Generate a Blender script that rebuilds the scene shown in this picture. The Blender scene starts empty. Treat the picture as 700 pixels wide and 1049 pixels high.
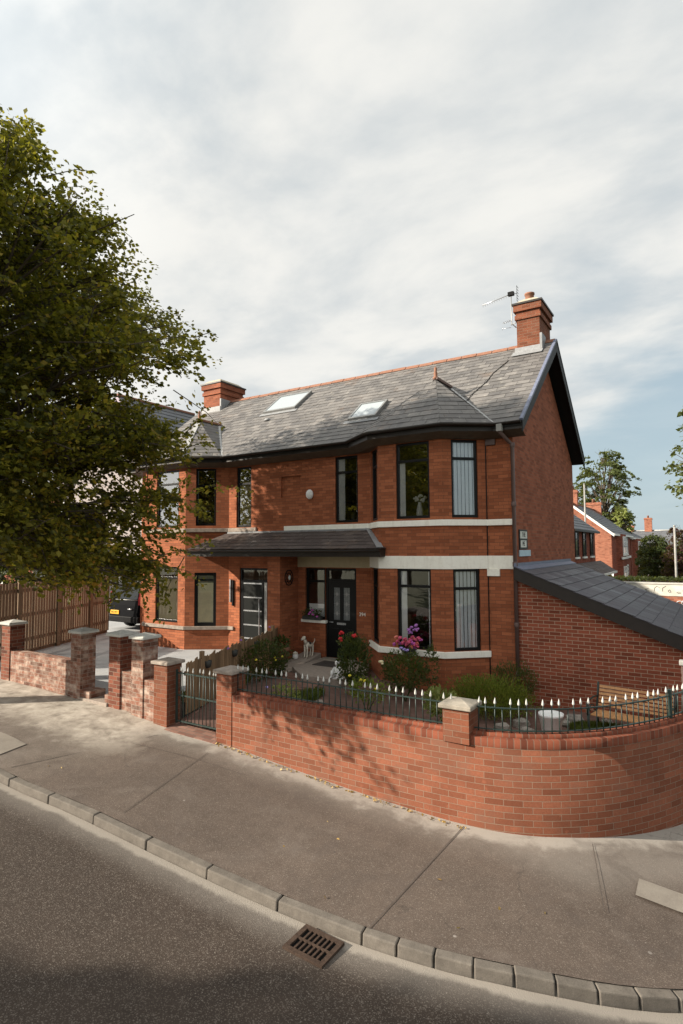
import bpy, math, random
import numpy as np
from mathutils import Vector, Matrix
random.seed(7); rng = np.random.default_rng(11)
S = bpy.context.scene
COL = S.collection
R = math.radians

# ------------------------------------------------------------------ materials
class NT:
    def __init__(s, name):
        s.m = bpy.data.materials.new(name); s.m.use_nodes = True
        s.t = s.m.node_tree; s.t.nodes.clear()
        s.out = s.n('ShaderNodeOutputMaterial')
    def n(s, typ, **kw):
        nd = s.t.nodes.new(typ)
        for k, v in kw.items(): setattr(nd, k, v)
        return nd
    def l(s, a, b): s.t.links.new(a, b)
    def put(s, nd, key, v):
        if isinstance(v, bpy.types.NodeSocket): s.l(v, nd.inputs[key])
        elif v is not None: nd.inputs[key].default_value = v
    def noise(s, scale, detail=4, rough=.55, vec=None, dim='3D', dist=0):
        nd = s.n('ShaderNodeTexNoise'); nd.inputs['Scale'].default_value = scale
        nd.inputs['Detail'].default_value = detail; nd.inputs['Roughness'].default_value = rough
        nd.inputs['Distortion'].default_value = dist
        if vec is not None: s.l(vec, nd.inputs['Vector'])
        return nd.outputs['Fac']
    def ramp(s, fac, stops, interp='LINEAR'):
        nd = s.n('ShaderNodeValToRGB'); cr = nd.color_ramp; cr.interpolation = interp
        while len(cr.elements) < len(stops): cr.elements.new(.5)
        for e, (p, c) in zip(cr.elements, stops):
            e.position = p; e.color = c if len(c) == 4 else (*c, 1)
        s.l(fac, nd.inputs['Fac']); return nd.outputs['Color']
    def mix(s, f, a, b, mode='MIX'):
        nd = s.n('ShaderNodeMix', data_type='RGBA', blend_type=mode)
        s.put(nd, 0, f)
        for k, v in ((6, a), (7, b)):
            if isinstance(v, tuple): v = (*v[:3], 1)
            s.put(nd, k, v)
        return nd.outputs[2]
    def math(s, op, a, b=None, c=None, clamp=False):
        nd = s.n('ShaderNodeMath', operation=op, use_clamp=clamp)
        s.put(nd, 0, a); s.put(nd, 1, b); s.put(nd, 2, c); return nd.outputs[0]
    def smooth(s, v, lo, hi, a=0., b=1.):
        nd = s.n('ShaderNodeMapRange', interpolation_type='SMOOTHSTEP')
        s.put(nd, 0, v); s.put(nd, 1, lo); s.put(nd, 2, hi); s.put(nd, 3, a); s.put(nd, 4, b); return nd.outputs[0]
    def obj(s): return s.n('ShaderNodeTexCoord').outputs['Object']
    def pos(s): return s.n('ShaderNodeNewGeometry').outputs['Position']
    def uv(s): return s.n('ShaderNodeTexCoord').outputs['UV']
    def island(s): return s.n('ShaderNodeNewGeometry').outputs['Random Per Island']
    def bump(s, h, strength=.3, dist=.01, normal=None):
        nd = s.n('ShaderNodeBump'); nd.inputs['Strength'].default_value = strength
        nd.inputs['Distance'].default_value = dist; s.l(h, nd.inputs['Height'])
        if normal is not None: s.l(normal, nd.inputs['Normal'])
        return nd.outputs[0]
    def bsdf(s, color, rough=.7, spec=.3, metal=0, normal=None, **kw):
        nd = s.n('ShaderNodeBsdfPrincipled')
        if isinstance(color, tuple): color = (*color[:3], 1)
        s.put(nd, 'Base Color', color); s.put(nd, 'Roughness', rough)
        s.put(nd, 'Specular IOR Level', spec); s.put(nd, 'Metallic', metal)
        if normal is not None: s.l(normal, nd.inputs['Normal'])
        for k, v in kw.items(): s.put(nd, k.replace('_', ' '), v)
        return nd.outputs[0]
    def done(s, shader): s.l(shader, s.out.inputs['Surface']); return s.m

M = {}
def plain(name, c, rough=.6, spec=.3, metal=0, var=.25, scale=6, bump=.15):
    t = NT(name); p = t.obj()
    f = t.noise(scale, 5, .6, p); f2 = t.noise(scale*9, 3, .6, p)
    v = t.math('ADD', t.math('MULTIPLY', f, .7), t.math('MULTIPLY', f2, .3))
    lo = tuple(x*(1-var) for x in c); hi = tuple(min(1, x*(1+var)) for x in c)
    col = t.ramp(v, [(.3, lo), (.7, hi)])
    M[name] = t.done(t.bsdf(col, t.ramp(f2, [(.3, (rough*.85,)*3), (.7, (min(1, rough*1.12),)*3)]), spec, metal, t.bump(v, bump, .01)))
    return M[name]

def brick(name, c1, c2, mortar, msize=.005, dark=.5, stain=None, w=.225, h=.075, contrast=.35, offs=.5, rough=.85):
    c1, c2, mortar = (tuple(x*.9 for x in c) for c in (c1, c2, mortar))
    t = NT(name); uv = t.uv()
    wob = t.n('ShaderNodeVectorMath', operation='ADD')
    nz = t.n('ShaderNodeTexNoise'); nz.inputs['Scale'].default_value = 5; t.l(uv, nz.inputs['Vector'])
    sc = t.n('ShaderNodeVectorMath', operation='SCALE'); t.l(nz.outputs['Color'], sc.inputs[0]); sc.inputs['Scale'].default_value = .006
    t.l(uv, wob.inputs[0]); t.l(sc.outputs[0], wob.inputs[1])
    b = t.n('ShaderNodeTexBrick'); t.l(wob.outputs[0], b.inputs['Vector'])
    b.offset = offs; b.inputs['Scale'].default_value = 1
    b.inputs['Color1'].default_value = (0, 0, 0, 1); b.inputs['Color2'].default_value = (1, 1, 1, 1)
    b.inputs['Mortar'].default_value = (.5, .5, .5, 1)
    b.inputs['Mortar Size'].default_value = msize; b.inputs['Mortar Smooth'].default_value = .25
    b.inputs['Brick Width'].default_value = w; b.inputs['Row Height'].default_value = h; b.inputs['Bias'].default_value = 0
    g = t.n('ShaderNodeSeparateColor'); t.l(b.outputs['Color'], g.inputs[0]); rnd = g.outputs[0]
    base = t.ramp(rnd, [(0, tuple(x*dark for x in c1)), (.14, c1), (.55, c2), (1, tuple(min(1, x*1.22) for x in c2))])
    p = t.pos()
    patch = t.noise(1.3, 5, .6, p); fine = t.noise(45, 4, .7, p)
    base = t.mix(t.math('MULTIPLY', fine, contrast), base, tuple(x*.45 for x in c1))
    base = t.mix(t.smooth(patch, .5, .72, 0, .45), base, tuple(x*.55 for x in c1))
    base = t.mix(t.smooth(t.noise(9, 3, .6, p), .62, .78, 0, .35), base, tuple(min(1, x*1.35) for x in c2))
    if stain:
        sc_, lo, hi, amt = stain[1]
        f = t.math('MULTIPLY', t.smooth(t.noise(sc_, 6, .62, p), lo, hi, 0, amt), t.math('ADD', t.math('MULTIPLY', rnd, .9), .35), clamp=True)
        base = t.mix(f, base, stain[0])
    mcol = t.mix(t.math('MULTIPLY', patch, .8), mortar, tuple(x*.55 for x in mortar))
    col = t.mix(b.outputs['Fac'], base, mcol)
    hgt = t.math('SUBTRACT', t.math('MULTIPLY', fine, .35), b.outputs['Fac'])
    M[name] = t.done(t.bsdf(col, rough, .2, 0, t.bump(hgt, .55, .006)))

brick('old_red_brick', (.36, .112, .050), (.46, .150, .068), (.21, .10, .06), .004, .87, contrast=.6)
brick('gable_brick', (.29, .088, .046), (.37, .118, .062), (.27, .17, .115), .004, .85, contrast=.5)
brick('lean_brick', (.26, .070, .038), (.34, .095, .052), (.56, .40, .28), .006, .75, contrast=.35)
brick('wall_brick', (.225, .074, .038), (.285, .100, .054), (.29, .205, .145), .0034, .84, contrast=.78, stain=((.15, .075, .05), (2.4, .47, .68, .55)))
brick('coping_brick', (.18, .052, .028), (.25, .075, .040), (.22, .15, .11), .005, .65, w=.078, h=5.0, offs=0, contrast=.45)
brick('worn_brick', (.20, .085, .055), (.30, .13, .085), (.38, .31, .25), .0045, .6, contrast=.5, stain=((.56, .47, .385), (6.0, .40, .66, .62)))
brick('pier_brick', (.17, .056, .034), (.25, .085, .050), (.30, .24, .18), .0045, .6, contrast=.45, stain=((.5, .42, .34), (4, .6, .74, .5)))
brick('far_brick', (.36, .12, .07), (.42, .16, .095), (.36, .24, .18), .005, .6)
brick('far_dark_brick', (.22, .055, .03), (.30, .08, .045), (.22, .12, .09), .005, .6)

plain('white_paint', (.86, .83, .74), .55, var=.12, scale=3)
def streaky(name, c, dirt, amt):
    t = NT(name); p = t.pos(); mp = t.n('ShaderNodeMapping'); mp.inputs['Scale'].default_value = (9, 9, 1.4); t.l(p, mp.inputs[0])
    f = t.smooth(t.noise(1, 7, .7, mp.outputs[0]), .46, .72, 0, amt); g = t.smooth(t.noise(14, 6, .7, p), .5, .7, 0, amt*.7)
    col = t.mix(g, t.mix(f, c, dirt), dirt)
    M[name] = t.done(t.bsdf(col, .7, .25, 0, t.bump(t.noise(60, 4, .7, p), .2, .004)))
streaky('white_paint', (.93, .90, .80), (.55, .48, .38), .28)
plain('cream_paint', (.46, .38, .24), .6, var=.15)
plain('cap_stone', (.31, .275, .225), .9, var=.35, scale=9, bump=.5)
plain('dark_cap_stone', (.30, .25, .21), .9, var=.4, scale=9, bump=.5)
plain('pale_cap', (.50, .49, .45), .8, var=.14, scale=5, bump=.3)
plain('black_plastic', (.008, .008, .008), .4, .2, var=.2)
plain('brown_pipe', (.13, .085, .075), .5, .4, var=.15)
plain('dark_fascia', (.022, .016, .012), .5, .4, var=.3)
plain('soffit_brown', (.085, .062, .042), .6, .3, var=.3)
plain('barge_black', (.012, .011, .010), .6, .3, var=.3)
plain('lead', (.25, .255, .26), .55, .4, var=.25, scale=12)
plain('lead_pale', (.42, .42, .41), .55, .4, var=.25, scale=12)
plain('blue_lead', (.15, .17, .24), .5, .4, var=.25, scale=12)
plain('terracotta', (.26, .125, .08), .8, var=.3, scale=12)
plain('mortar_flaunch', (.42, .37, .28), .95, var=.3, scale=10, bump=.6)
plain('iron_green', (.018, .035, .030), .45, .5, var=.3)
plain('tip_white', (.55, .54, .50), .5, var=.1)
plain('silver_metal', (.55, .56, .57), .3, .5, .8, var=.1)
plain('grey_metal', (.30, .30, .29), .45, .5, .6, var=.15)
plain('rust_iron', (.065, .042, .030), .8, .3, .3, var=.5, scale=25, bump=.5)
plain('pit_shade', (.006, .006, .006), .9, .1)
plain('van_paint', (.003, .003, .004), .4, .06, var=.1, bump=0)
plain('tyre', (.02, .02, .02), .85)
plain('red_lamp', (.45, .02, .02), .3, .6)
plain('plate_yellow', (.75, .42, .04), .4)
plain('print_dark', (.012, .012, .012), .6, .08)
plain('letter_black', (.03, .03, .03), .5)
plain('sign_white', (.62, .63, .58), .5, var=.15)
plain('sign_blue', (.42, .55, .62), .5, var=.12)
plain('curtain', (.86, .86, .84), .85, var=.08)
plain('beige_blind', (.90, .80, .56), .85, var=.12)
plain('blind_white', (.84, .88, .90), .8, var=.06)
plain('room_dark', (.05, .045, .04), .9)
plain('bench_wood', (.52, .27, .115), .55, .4, var=.25, scale=14)
plain('tar', (.085, .070, .060), .9, var=.3, scale=20)
plain('soil', (.055, .036, .026), .95, var=.4, scale=20, bump=.6)
plain('step_stone', (.30, .25, .21), .9, var=.25, scale=14, bump=.3)
plain('mat_dark', (.06, .05, .045), .95)
plain('rock', (.26, .23, .20), .9, var=.5, scale=7, bump=.8)
plain('white_ceramic', (.75, .74, .71), .4, var=.08)
plain('bucket_white', (.86, .86, .84), .45, var=.1)
plain('bark', (.09, .07, .05), .95, var=.5, scale=18, bump=1.)
plain('stem_green', (.06, .10, .03), .7)
plain('render_pale', (.33, .29, .28), .9, var=.1)
plain('quoin_white', (.72, .74, .76), .7)
plain('barge_mauve', (.30, .24, .29), .6)
plain('barge_white', (.78, .77, .73), .6, var=.08)
plain('dog_white', (.62, .56, .46), .6, var=.15)
plain('dog_dark', (.03, .025, .02), .6)
plain('car_silver', (.50, .54, .58), .25, .5, .5, var=.05, bump=0)
plain('concrete_pole', (.30, .29, .27), .85)
plain('pot_plastic', (.05, .05, .045), .6)
for nm, c in (('petal_red', (.50, .02, .025)), ('petal_pink', (.52, .08, .15)), ('petal_violet', (.34, .14, .40)), ('petal_lilac', (.36, .28, .62)),
              ('petal_yellow', (.75, .62, .06)), ('petal_cream', (.80, .68, .42)), ('petal_white', (.80, .80, .76)), ('petal_magenta', (.55, .12, .42)), ('petal_coral', (.75, .22, .16))):
    plain(nm, c, .6, var=.25, scale=40)

def wood(name, c, stripe=30, var=.45):
    t = NT(name); p = t.obj()
    mp = t.n('ShaderNodeMapping'); mp.inputs['Scale'].default_value = (stripe, stripe, 1.2); t.l(p, mp.inputs[0])
    f = t.noise(1.0, 6, .65, mp.outputs[0]); r = t.island(); k = t.noise(2, 3, .5, p)
    v = t.math('ADD', t.math('MULTIPLY', f, .5), t.math('ADD', t.math('MULTIPLY', r, .35), t.math('MULTIPLY', k, .3)))
    col = t.ramp(v, [(.3, tuple(x*(1-var) for x in c)), (.85, tuple(x*(1+var) for x in c))])
    M[name] = t.done(t.bsdf(col, .85, .2, 0, t.bump(f, .4, .004)))
wood('fence_wood', (.23, .160, .105)); wood('picket_wood', (.25, .16, .09)); 

def slates(name, stops, rough=.6, lichen=.0):
    t = NT(name); p = t.pos(); r = t.island()
    f = t.noise(3.2, 6, .65, p); g = t.noise(40, 4, .7, p)
    v = t.math('ADD', t.math('MULTIPLY', r, .36), t.math('ADD', t.math('MULTIPLY', f, .50), t.math('MULTIPLY', g, .18)))
    col = t.ramp(v, stops)
    if lichen:
        lf = t.smooth(t.noise(5.5, 8, .75, p, dist=.4), .55, .70, 0, lichen)
        col = t.mix(lf, col, (.42, .40, .35))
        lf2 = t.smooth(t.noise(1.1, 5, .7, p), .56, .74, 0, .55)
        col = t.mix(lf2, col, (.17, .115, .08))
    M[name] = t.done(t.bsdf(col, t.math('ADD', t.math('MULTIPLY', r, .25), rough-.1), .35, 0, t.bump(g, .35, .004)))
slates('slate', [(.25, (.085, .080, .078)), (.5, (.135, .127, .121)), (.68, (.175, .165, .156)), (.85, (.26, .24, .225))], .6, .5)
slates('porch_slate', [(.2, (.045, .034, .032)), (.6, (.085, .066, .06)), (.95, (.15, .125, .11))], .7, .25)
slates('lean_slate', [(.1, (.050, .048, .058)), (.6, (.075, .070, .083)), (.95, (.105, .098, .108))], .55)
slates('far_slate', [(.1, (.09, .095, .105)), (.9, (.17, .175, .185))], .6)

def glass(name, tint=(.97, .98, .98), refl=.16):
    t = NT(name)
    tr = t.n('ShaderNodeBsdfTransparent'); tr.inputs[0].default_value = (*tint, 1)
    gl = t.n('ShaderNodeBsdfGlossy'); gl.inputs['Roughness'].default_value = .015
    bn = t.bump(t.noise(1.6, 2, .5, t.pos()), .12, .02); t.l(bn, gl.inputs['Normal'])
    fr = t.n('ShaderNodeFresnel'); fr.inputs['IOR'].default_value = 1.5
    f = t.math('ADD', t.math('MULTIPLY', fr.outputs[0], 1.4), refl, clamp=True)
    mx = t.n('ShaderNodeMixShader'); t.l(f, mx.inputs[0]); t.l(tr.outputs[0], mx.inputs[1]); t.l(gl.outputs[0], mx.inputs[2])
    M[name] = t.done(mx.outputs[0])
glass('window_glass', refl=.12); glass('upper_glass', refl=.30); glass('dark_glass', (.25, .28, .28), .10); glass('sky_glass', (.3, .3, .3), .45)

def leaves(name, stops, trans=.35, rough=.55, glow=(.30, .30, .03)):
    t = NT(name); r = t.island(); p = t.pos()
    f = t.noise(.55, 3, .6, p)
    v = t.math('ADD', t.math('MULTIPLY', r, .62), t.math('MULTIPLY', f, .45))
    col = t.ramp(v, stops)
    pb = t.bsdf(col, rough, .3)
    tl = t.n('ShaderNodeBsdfTranslucent'); t.l(t.mix(.5, col, glow), tl.inputs[0])
    mx = t.n('ShaderNodeMixShader'); mx.inputs[0].default_value = trans; t.l(pb, mx.inputs[1]); t.l(tl.outputs[0], mx.inputs[2])
    M[name] = t.done(mx.outputs[0])
leaves('tree_leaf', [(.15, (.022, .030, .007)), (.46, (.050, .060, .011)), (.58, (.14, .14, .020)), (.78, (.30, .25, .03)), (.94, (.45, .20, .03))], .48, .5, (.42, .40, .03))
leaves('dark_leaf', [(.15, (.025, .045, .012)), (.6, (.055, .080, .020)), (.95, (.12, .14, .04))])  # darker, muted green foliage
leaves('far_leaf', [(.15, (.04, .055, .020)), (.55, (.075, .10, .03)), (.95, (.14, .16, .05))])
leaves('hedge_leaf', [(.15, (.018, .028, .010)), (.6, (.035, .052, .015)), (.95, (.07, .09, .03))])
leaves('purple_leaf', [(.15, (.028, .010, .012)), (.6, (.050, .018, .020)), (.95, (.10, .035, .032))])
leaves('shrub_leaf', [(.15, (.075, .11, .014)), (.55, (.14, .19, .024)), (.95, (.27, .30, .05))])
leaves('lime_leaf', [(.15, (.14, .18, .04)), (.6, (.26, .30, .08)), (.95, (.42, .44, .18))])
leaves('rose_leaf', [(.15, (.018, .035, .010)), (.6, (.04, .065, .02)), (.95, (.10, .12, .035))])
leaves('grass_leaf', [(.15, (.04, .065, .012)), (.6, (.09, .125, .022)), (.95, (.16, .19, .04))])
leaves('dry_leaf', [(.15, (.25, .15, .05)), (.6, (.40, .26, .08)), (.95, (.5, .38, .16))], .1)

def asphalt(name, base, kind):
    t = NT(name); p = t.pos(); uv = t.uv()
    sx = t.n('ShaderNodeSeparateXYZ'); t.l(uv, sx.inputs[0]); U, V = sx.outputs[0], sx.outputs[1]
    big = t.noise(.8, 6, .62, p); mid = t.noise(6, 6, .65, p); fine = t.noise(110, 3, .8, p)
    vo = t.n('ShaderNodeTexVoronoi'); vo.inputs['Scale'].default_value = 120 if kind == 'road' else 130; t.l(p, vo.inputs['Vector'])
    sp = t.n('ShaderNodeSeparateColor'); t.l(vo.outputs['Color'], sp.inputs[0])
    v = t.math('ADD', t.math('MULTIPLY', big, .55), t.math('MULTIPLY', mid, .45))
    col = t.ramp(v, [(.32, tuple(x*.72 for x in base)), (.68, tuple(x*1.32 for x in base))])
    col = t.mix(t.math('MULTIPLY', fine, .8), col, tuple(x*.3 for x in base))
    agg = t.smooth(sp.outputs[0], .72, .95, 0, .26 if kind == 'road' else .22)
    col = t.mix(agg, col, (.36, .31, .26))
    peb = t.smooth(sp.outputs[1], .990, .996, 0, .4); col = t.mix(peb, col, (.42, .37, .32))
    blotch = t.noise(2.2, 7, .7, p, dist=.3)
    if kind == 'road':
        # pale dust and old overspill that lies in the channel along the kerb, with a ragged edge
        e = t.math('ADD', V, t.math('MULTIPLY', t.math('SUBTRACT', blotch, .5), .26))
        f = t.smooth(e, .07, .15, .85, 0); col = t.mix(f, col, (.42, .375, .315))
        f = t.smooth(e, .10, .50, .5, 0); col = t.mix(f, col, (.22, .195, .17))
        tr = t.smooth(t.noise(.35, 3, .5, p), .5, .7, 0, .3); col = t.mix(tr, col, tuple(x*.6 for x in base))
        h = t.math('ADD', t.math('MULTIPLY', vo.outputs['Distance'], .9), t.math('MULTIPLY', fine, .5))
    else:
        e = t.math('ADD', V, t.math('MULTIPLY', t.math('SUBTRACT', blotch, .5), 1.1))
        f = t.smooth(e, .16, .52, .92, 0); col = t.mix(f, col, (.38, .345, .30))
        wide = t.smooth(t.math('SUBTRACT', V, t.math('MULTIPLY', t.smooth(U, 1.2, 2.6), .55)), .2, .9, .40, 0); col = t.mix(wide, col, (.30, .27, .235))
        pt = t.smooth(t.noise(1.7, 6, .7, p, dist=.5), .5, .66, 0, .35); col = t.mix(pt, col, (.085, .068, .058))
        pt = t.smooth(t.noise(.9, 6, .7, t.pos(), dist=.8), .52, .68, 0, .28); col = t.mix(pt, col, (.19, .16, .137))      # lime washed out of the wall foot
        f = t.smooth(t.math('ADD', U, t.math('MULTIPLY', t.math('SUBTRACT', blotch, .5), 2.2)), -3.9, -4.9, 0, 1.)   # concrete crossovers
        g = t.smooth(t.math('ADD', V, t.math('MULTIPLY', t.math('SUBTRACT', mid, .5), 1.2)), 1.0, 1.75, 1., .12)
        wv = t.n('ShaderNodeVectorMath', operation='ADD'); nzc = t.n('ShaderNodeTexNoise'); nzc.inputs['Scale'].default_value = 1.6; nzc.inputs['Detail'].default_value = 6; t.l(p, nzc.inputs['Vector']); t.l(p, wv.inputs[0]); t.l(nzc.outputs['Color'], wv.inputs[1])
        ve = t.n('ShaderNodeTexVoronoi', feature='DISTANCE_TO_EDGE'); ve.inputs['Scale'].default_value = .38; t.l(wv.outputs[0], ve.inputs['Vector'])
        ck = t.math('MULTIPLY', t.smooth(ve.outputs['Distance'], .001, .004, .42, 0), t.smooth(t.noise(.6, 3, .5, p), .50, .60)); col = t.mix(ck, col, (.045, .038, .032))
        gm = t.n('ShaderNodeTexVoronoi'); gm.inputs['Scale'].default_value = 3.2; t.l(p, gm.inputs['Vector']); gs = t.n('ShaderNodeSeparateColor'); t.l(gm.outputs['Color'], gs.inputs[0])
        gd = t.math('MULTIPLY', t.smooth(gm.outputs['Distance'], .045, .07, 1, 0), t.smooth(gs.outputs[0], .62, .64, 0, .5)); col = t.mix(gd, col, t.mix(t.smooth(gs.outputs[1], .4, .6), (.06, .05, .045), (.36, .33, .30)))
        conc = t.ramp(t.math('ADD', t.math('MULTIPLY', blotch, .7), t.math('MULTIPLY', mid, .3)), [(.36, (.20, .17, .14)), (.5, (.42, .375, .315)), (.64, (.64, .58, .50))])
        conc = t.mix(t.math('MULTIPLY', fine, .35), conc, (.16, .13, .11))
        col = t.mix(t.math('MULTIPLY', f, g), col, conc)
        h = t.math('ADD', t.math('MULTIPLY', vo.outputs['Distance'], .6), t.math('MULTIPLY', fine, .5))
    M[name] = t.done(t.bsdf(col, .86, .25, 0, t.bump(h, .55, .006)))
asphalt('road_asphalt', (.066, .049, .038), 'road'); asphalt('pavement_asphalt', (.132, .101, .081), 'path')
def ground_mat(name, stops, sc, bump=.4):
    t = NT(name); p = t.pos()
    v = t.math('ADD', t.math('MULTIPLY', t.noise(sc, 7, .65, p), .6), t.math('MULTIPLY', t.noise(sc*18, 4, .7, p), .4))
    M[name] = t.done(t.bsdf(t.ramp(v, stops), .9, .2, 0, t.bump(v, bump, .01)))
ground_mat('kerb_stone', [(.3, (.09, .078, .066)), (.55, (.16, .14, .118)), (.75, (.25, .22, .185))], 6, .8)
ground_mat('drive_concrete', [(.3, (.27, .28, .285)), (.5, (.36, .37, .375)), (.72, (.46, .46, .45))], 1.2, .2)
ground_mat('earth', [(.3, (.05, .06, .025)), (.7, (.10, .10, .05))], 1.5)
ground_mat('garden_soil', [(.3, (.09, .055, .042)), (.55, (.17, .10, .08)), (.75, (.26, .18, .15))], 6)
ground_mat('slab_concrete', [(.3, (.18, .155, .13)), (.7, (.28, .25, .21))], 4, .3)
brick('block_paving', (.20, .10, .075), (.29, .16, .12), (.16, .13, .11), .006, .6, w=.2, h=.1)
brick('block_paving_pale', (.27, .22, .18), (.35, .29, .24), (.13, .11, .09), .006, .7, w=.2, h=.1)
t = NT('graffiti_paint'); uvp = t.uv()
w1 = t.n('ShaderNodeTexWave'); w1.inputs['Scale'].default_value = 1.6; w1.inputs['Distortion'].default_value = 14; w1.inputs['Detail'].default_value = 2; t.l(uvp, w1.inputs[0])
M['graffiti_paint'] = t.done(t.bsdf(t.mix(t.smooth(t.noise(2, 5, .6, uvp), .35, .7), (.55, .52, .45), (.70, .68, .61)), .8))

# ------------------------------------------------------------------ mesh helpers
class MB:
    def __init__(s): s.v = []; s.f = []; s.uv = []; s.sm = []
    def face(s, pts, uv=None, smooth=False):
        pts = [Vector(p) for p in pts]
        if uv is None:
            n = Vector((0, 0, 0))
            for i in range(len(pts)):
                a, b = pts[i], pts[(i+1) % len(pts)]; n += a.cross(b)
            if n.length < 1e-12: return
            n.normalize()
            if abs(n.z) > .75: uv = [(p.x, p.y) for p in pts]
            else:
                tx = Vector((-n.y, n.x, 0)).normalized(); uv = [(p.dot(tx), p.z) for p in pts]
        i0 = len(s.v); s.v += [tuple(p) for p in pts]; s.f.append(tuple(range(i0, i0+len(pts)))); s.uv += list(uv); s.sm.append(smooth)
    def hexa(s, p, smooth=False):   # p: 4 bottom (ccw from above), 4 top
        for q in ((3, 2, 1, 0), (4, 5, 6, 7), (0, 1, 5, 4), (1, 2, 6, 5), (2, 3, 7, 6), (3, 0, 4, 7)): s.face([p[i] for i in q], smooth=smooth)
    def box(s, x0, x1, y0, y1, z0, z1, rot=0, c=None):
        p = [(x0, y0, z0), (x1, y0, z0), (x1, y1, z0), (x0, y1, z0), (x0, y0, z1), (x1, y0, z1), (x1, y1, z1), (x0, y1, z1)]
        if rot:
            cx, cy = c or ((x0+x1)/2, (y0+y1)/2); ca, sa = math.cos(rot), math.sin(rot)
            p = [(cx+(x-cx)*ca-(y-cy)*sa, cy+(x-cx)*sa+(y-cy)*ca, z) for x, y, z in p]
        s.hexa(p)
    def beam(s, a, b, w, h, up=(0, 0, 1)):
        a, b = Vector(a), Vector(b); d = (b-a).normalized(); up = Vector(up)
        sd = d.cross(up)
        if sd.length < 1e-4: sd = d.cross(Vector((1, 0, 0)))
        sd.normalize(); u = sd.cross(d).normalized(); sd = sd*w/2; u = u*h/2
        s.hexa([a-sd-u, a+sd-u, b+sd-u, b-sd-u, a-sd+u, a+sd+u, b+sd+u, b-sd+u])
    def prism(s, poly, z0, z1, caps=True):
        n = len(poly); zb = z0 if callable(z0) else (lambda x, y: z0); zt = z1 if callable(z1) else (lambda x, y: z1)
        for i in range(n):
            a, b = poly[i], poly[(i+1) % n]
            s.face([(*a, zb(*a)), (*b, zb(*b)), (*b, zt(*b)), (*a, zt(*a))])
        if caps:
            s.face([(*p, zt(*p)) for p in poly]); s.face([(*p, zb(*p)) for p in reversed(poly)])
    def tube(s, pts, r, n=8, caps=True):
        pts = [Vector(p) for p in pts]; rs = r if isinstance(r, (list, tuple)) else [r]*len(pts)
        rings = []
        ref = None
        for i, p in enumerate(pts):
            d = (pts[min(i+1, len(pts)-1)]-pts[max(i-1, 0)]).normalized()
            if ref is None: ref = d.orthogonal().normalized()
            ref = (ref - d*ref.dot(d)).normalized(); w = d.cross(ref)
            rings.append([p+(ref*math.cos(2*math.pi*k/n)+w*math.sin(2*math.pi*k/n))*rs[i] for k in range(n)])
        for i in range(len(rings)-1):
            for k in range(n):
                s.face([rings[i][k], rings[i][(k+1) % n], rings[i+1][(k+1) % n], rings[i+1][k]], uv=[(k/n, i), ((k+1)/n, i), ((k+1)/n, i+1), (k/n, i+1)], smooth=True)
        if caps:
            s.face(list(reversed(rings[0])), uv=[(0, 0)]*n); s.face(rings[-1], uv=[(0, 0)]*n)
    def lathe(s, c, prof, n=16, sx=1, sy=1):   # prof: (r, z) from bottom up
        cx, cy, cz = c
        R_ = [[(cx+r*sx*math.cos(2*math.pi*k/n), cy+r*sy*math.sin(2*math.pi*k/n), cz+z) for k in range(n)] for r, z in prof]
        for i in range(len(R_)-1):
            for k in range(n):
                k2 = (k+1) % n
                s.face([R_[i][k], R_[i][k2], R_[i+1][k2], R_[i+1][k]], uv=[(k/n, i), ((k+1)/n, i), ((k+1)/n, i+1), (k/n, i+1)], smooth=True)
        if prof[0][0] > 1e-3: s.face(list(reversed(R_[0])), uv=[(0, 0)]*n)
        if prof[-1][0] > 1e-3: s.face(R_[-1], uv=[(0, 0)]*n)
    def ball(s, c, r, n=10, m=6, sq=(1, 1, 1), lump=0):
        pr = []
        g = {}
        for i in range(m+1):
            th = math.pi*i/m
            for k in range(n):
                rr = r*(1+(random.uniform(-lump, lump) if 0 < i < m else 0))
                g[i, k] = (c[0]+rr*sq[0]*math.sin(th)*math.cos(2*math.pi*k/n), c[1]+rr*sq[1]*math.sin(th)*math.sin(2*math.pi*k/n), c[2]-rr*sq[2]*math.cos(th))
        for i in range(m):
            for k in range(n):
                k2 = (k+1) % n
                pts = [g[i, k], g[i, k2], g[i+1, k2], g[i+1, k]]
                if i == 0: pts = [g[0, 0], g[1, k2], g[1, k]]
                if i == m-1: pts = [g[i, k], g[i, k2], g[m, 0]]
                s.face(pts, uv=[(0, 0)]*len(pts), smooth=lump < .15)
    def build(s, name, mat, parent=None, bevel=0, merge=True):
        return link_mesh(name, s.v, s.f, s.uv, s.sm, mat, parent, bevel, merge)

def rootloc(o):
    v = Vector((0, 0, 0))
    while o is not None: v += o.location; o = o.parent
    return v
def link_mesh(name, v, f, uv, sm, mat, parent=None, bevel=0, merge=True):
    me = bpy.data.meshes.new(name); L = rootloc(parent)
    me.from_pydata([(x-L.x, y-L.y, z-L.z) for x, y, z in v], [], f)
    ul = me.uv_layers.new(name='UVMap')
    ul.data.foreach_set('uv', [c for p in uv for c in p])
    me.polygons.foreach_set('use_smooth', sm)
    me.materials.append(M[mat] if isinstance(mat, str) else mat)
    o = bpy.data.objects.new(name, me); COL.objects.link(o); o.parent = parent
    if merge:
        import bmesh
        bm = bmesh.new(); bm.from_mesh(me); bmesh.ops.remove_doubles(bm, verts=bm.verts, dist=1e-5)
        bmesh.ops.recalc_face_normals(bm, faces=bm.faces) if bevel else None
        bm.to_mesh(me); bm.free()
    if bevel:
        md = o.modifiers.new('bevel', 'BEVEL'); md.width = bevel; md.segments = 2; md.limit_method = 'ANGLE'; md.angle_limit = R(40)
    return o
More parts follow.
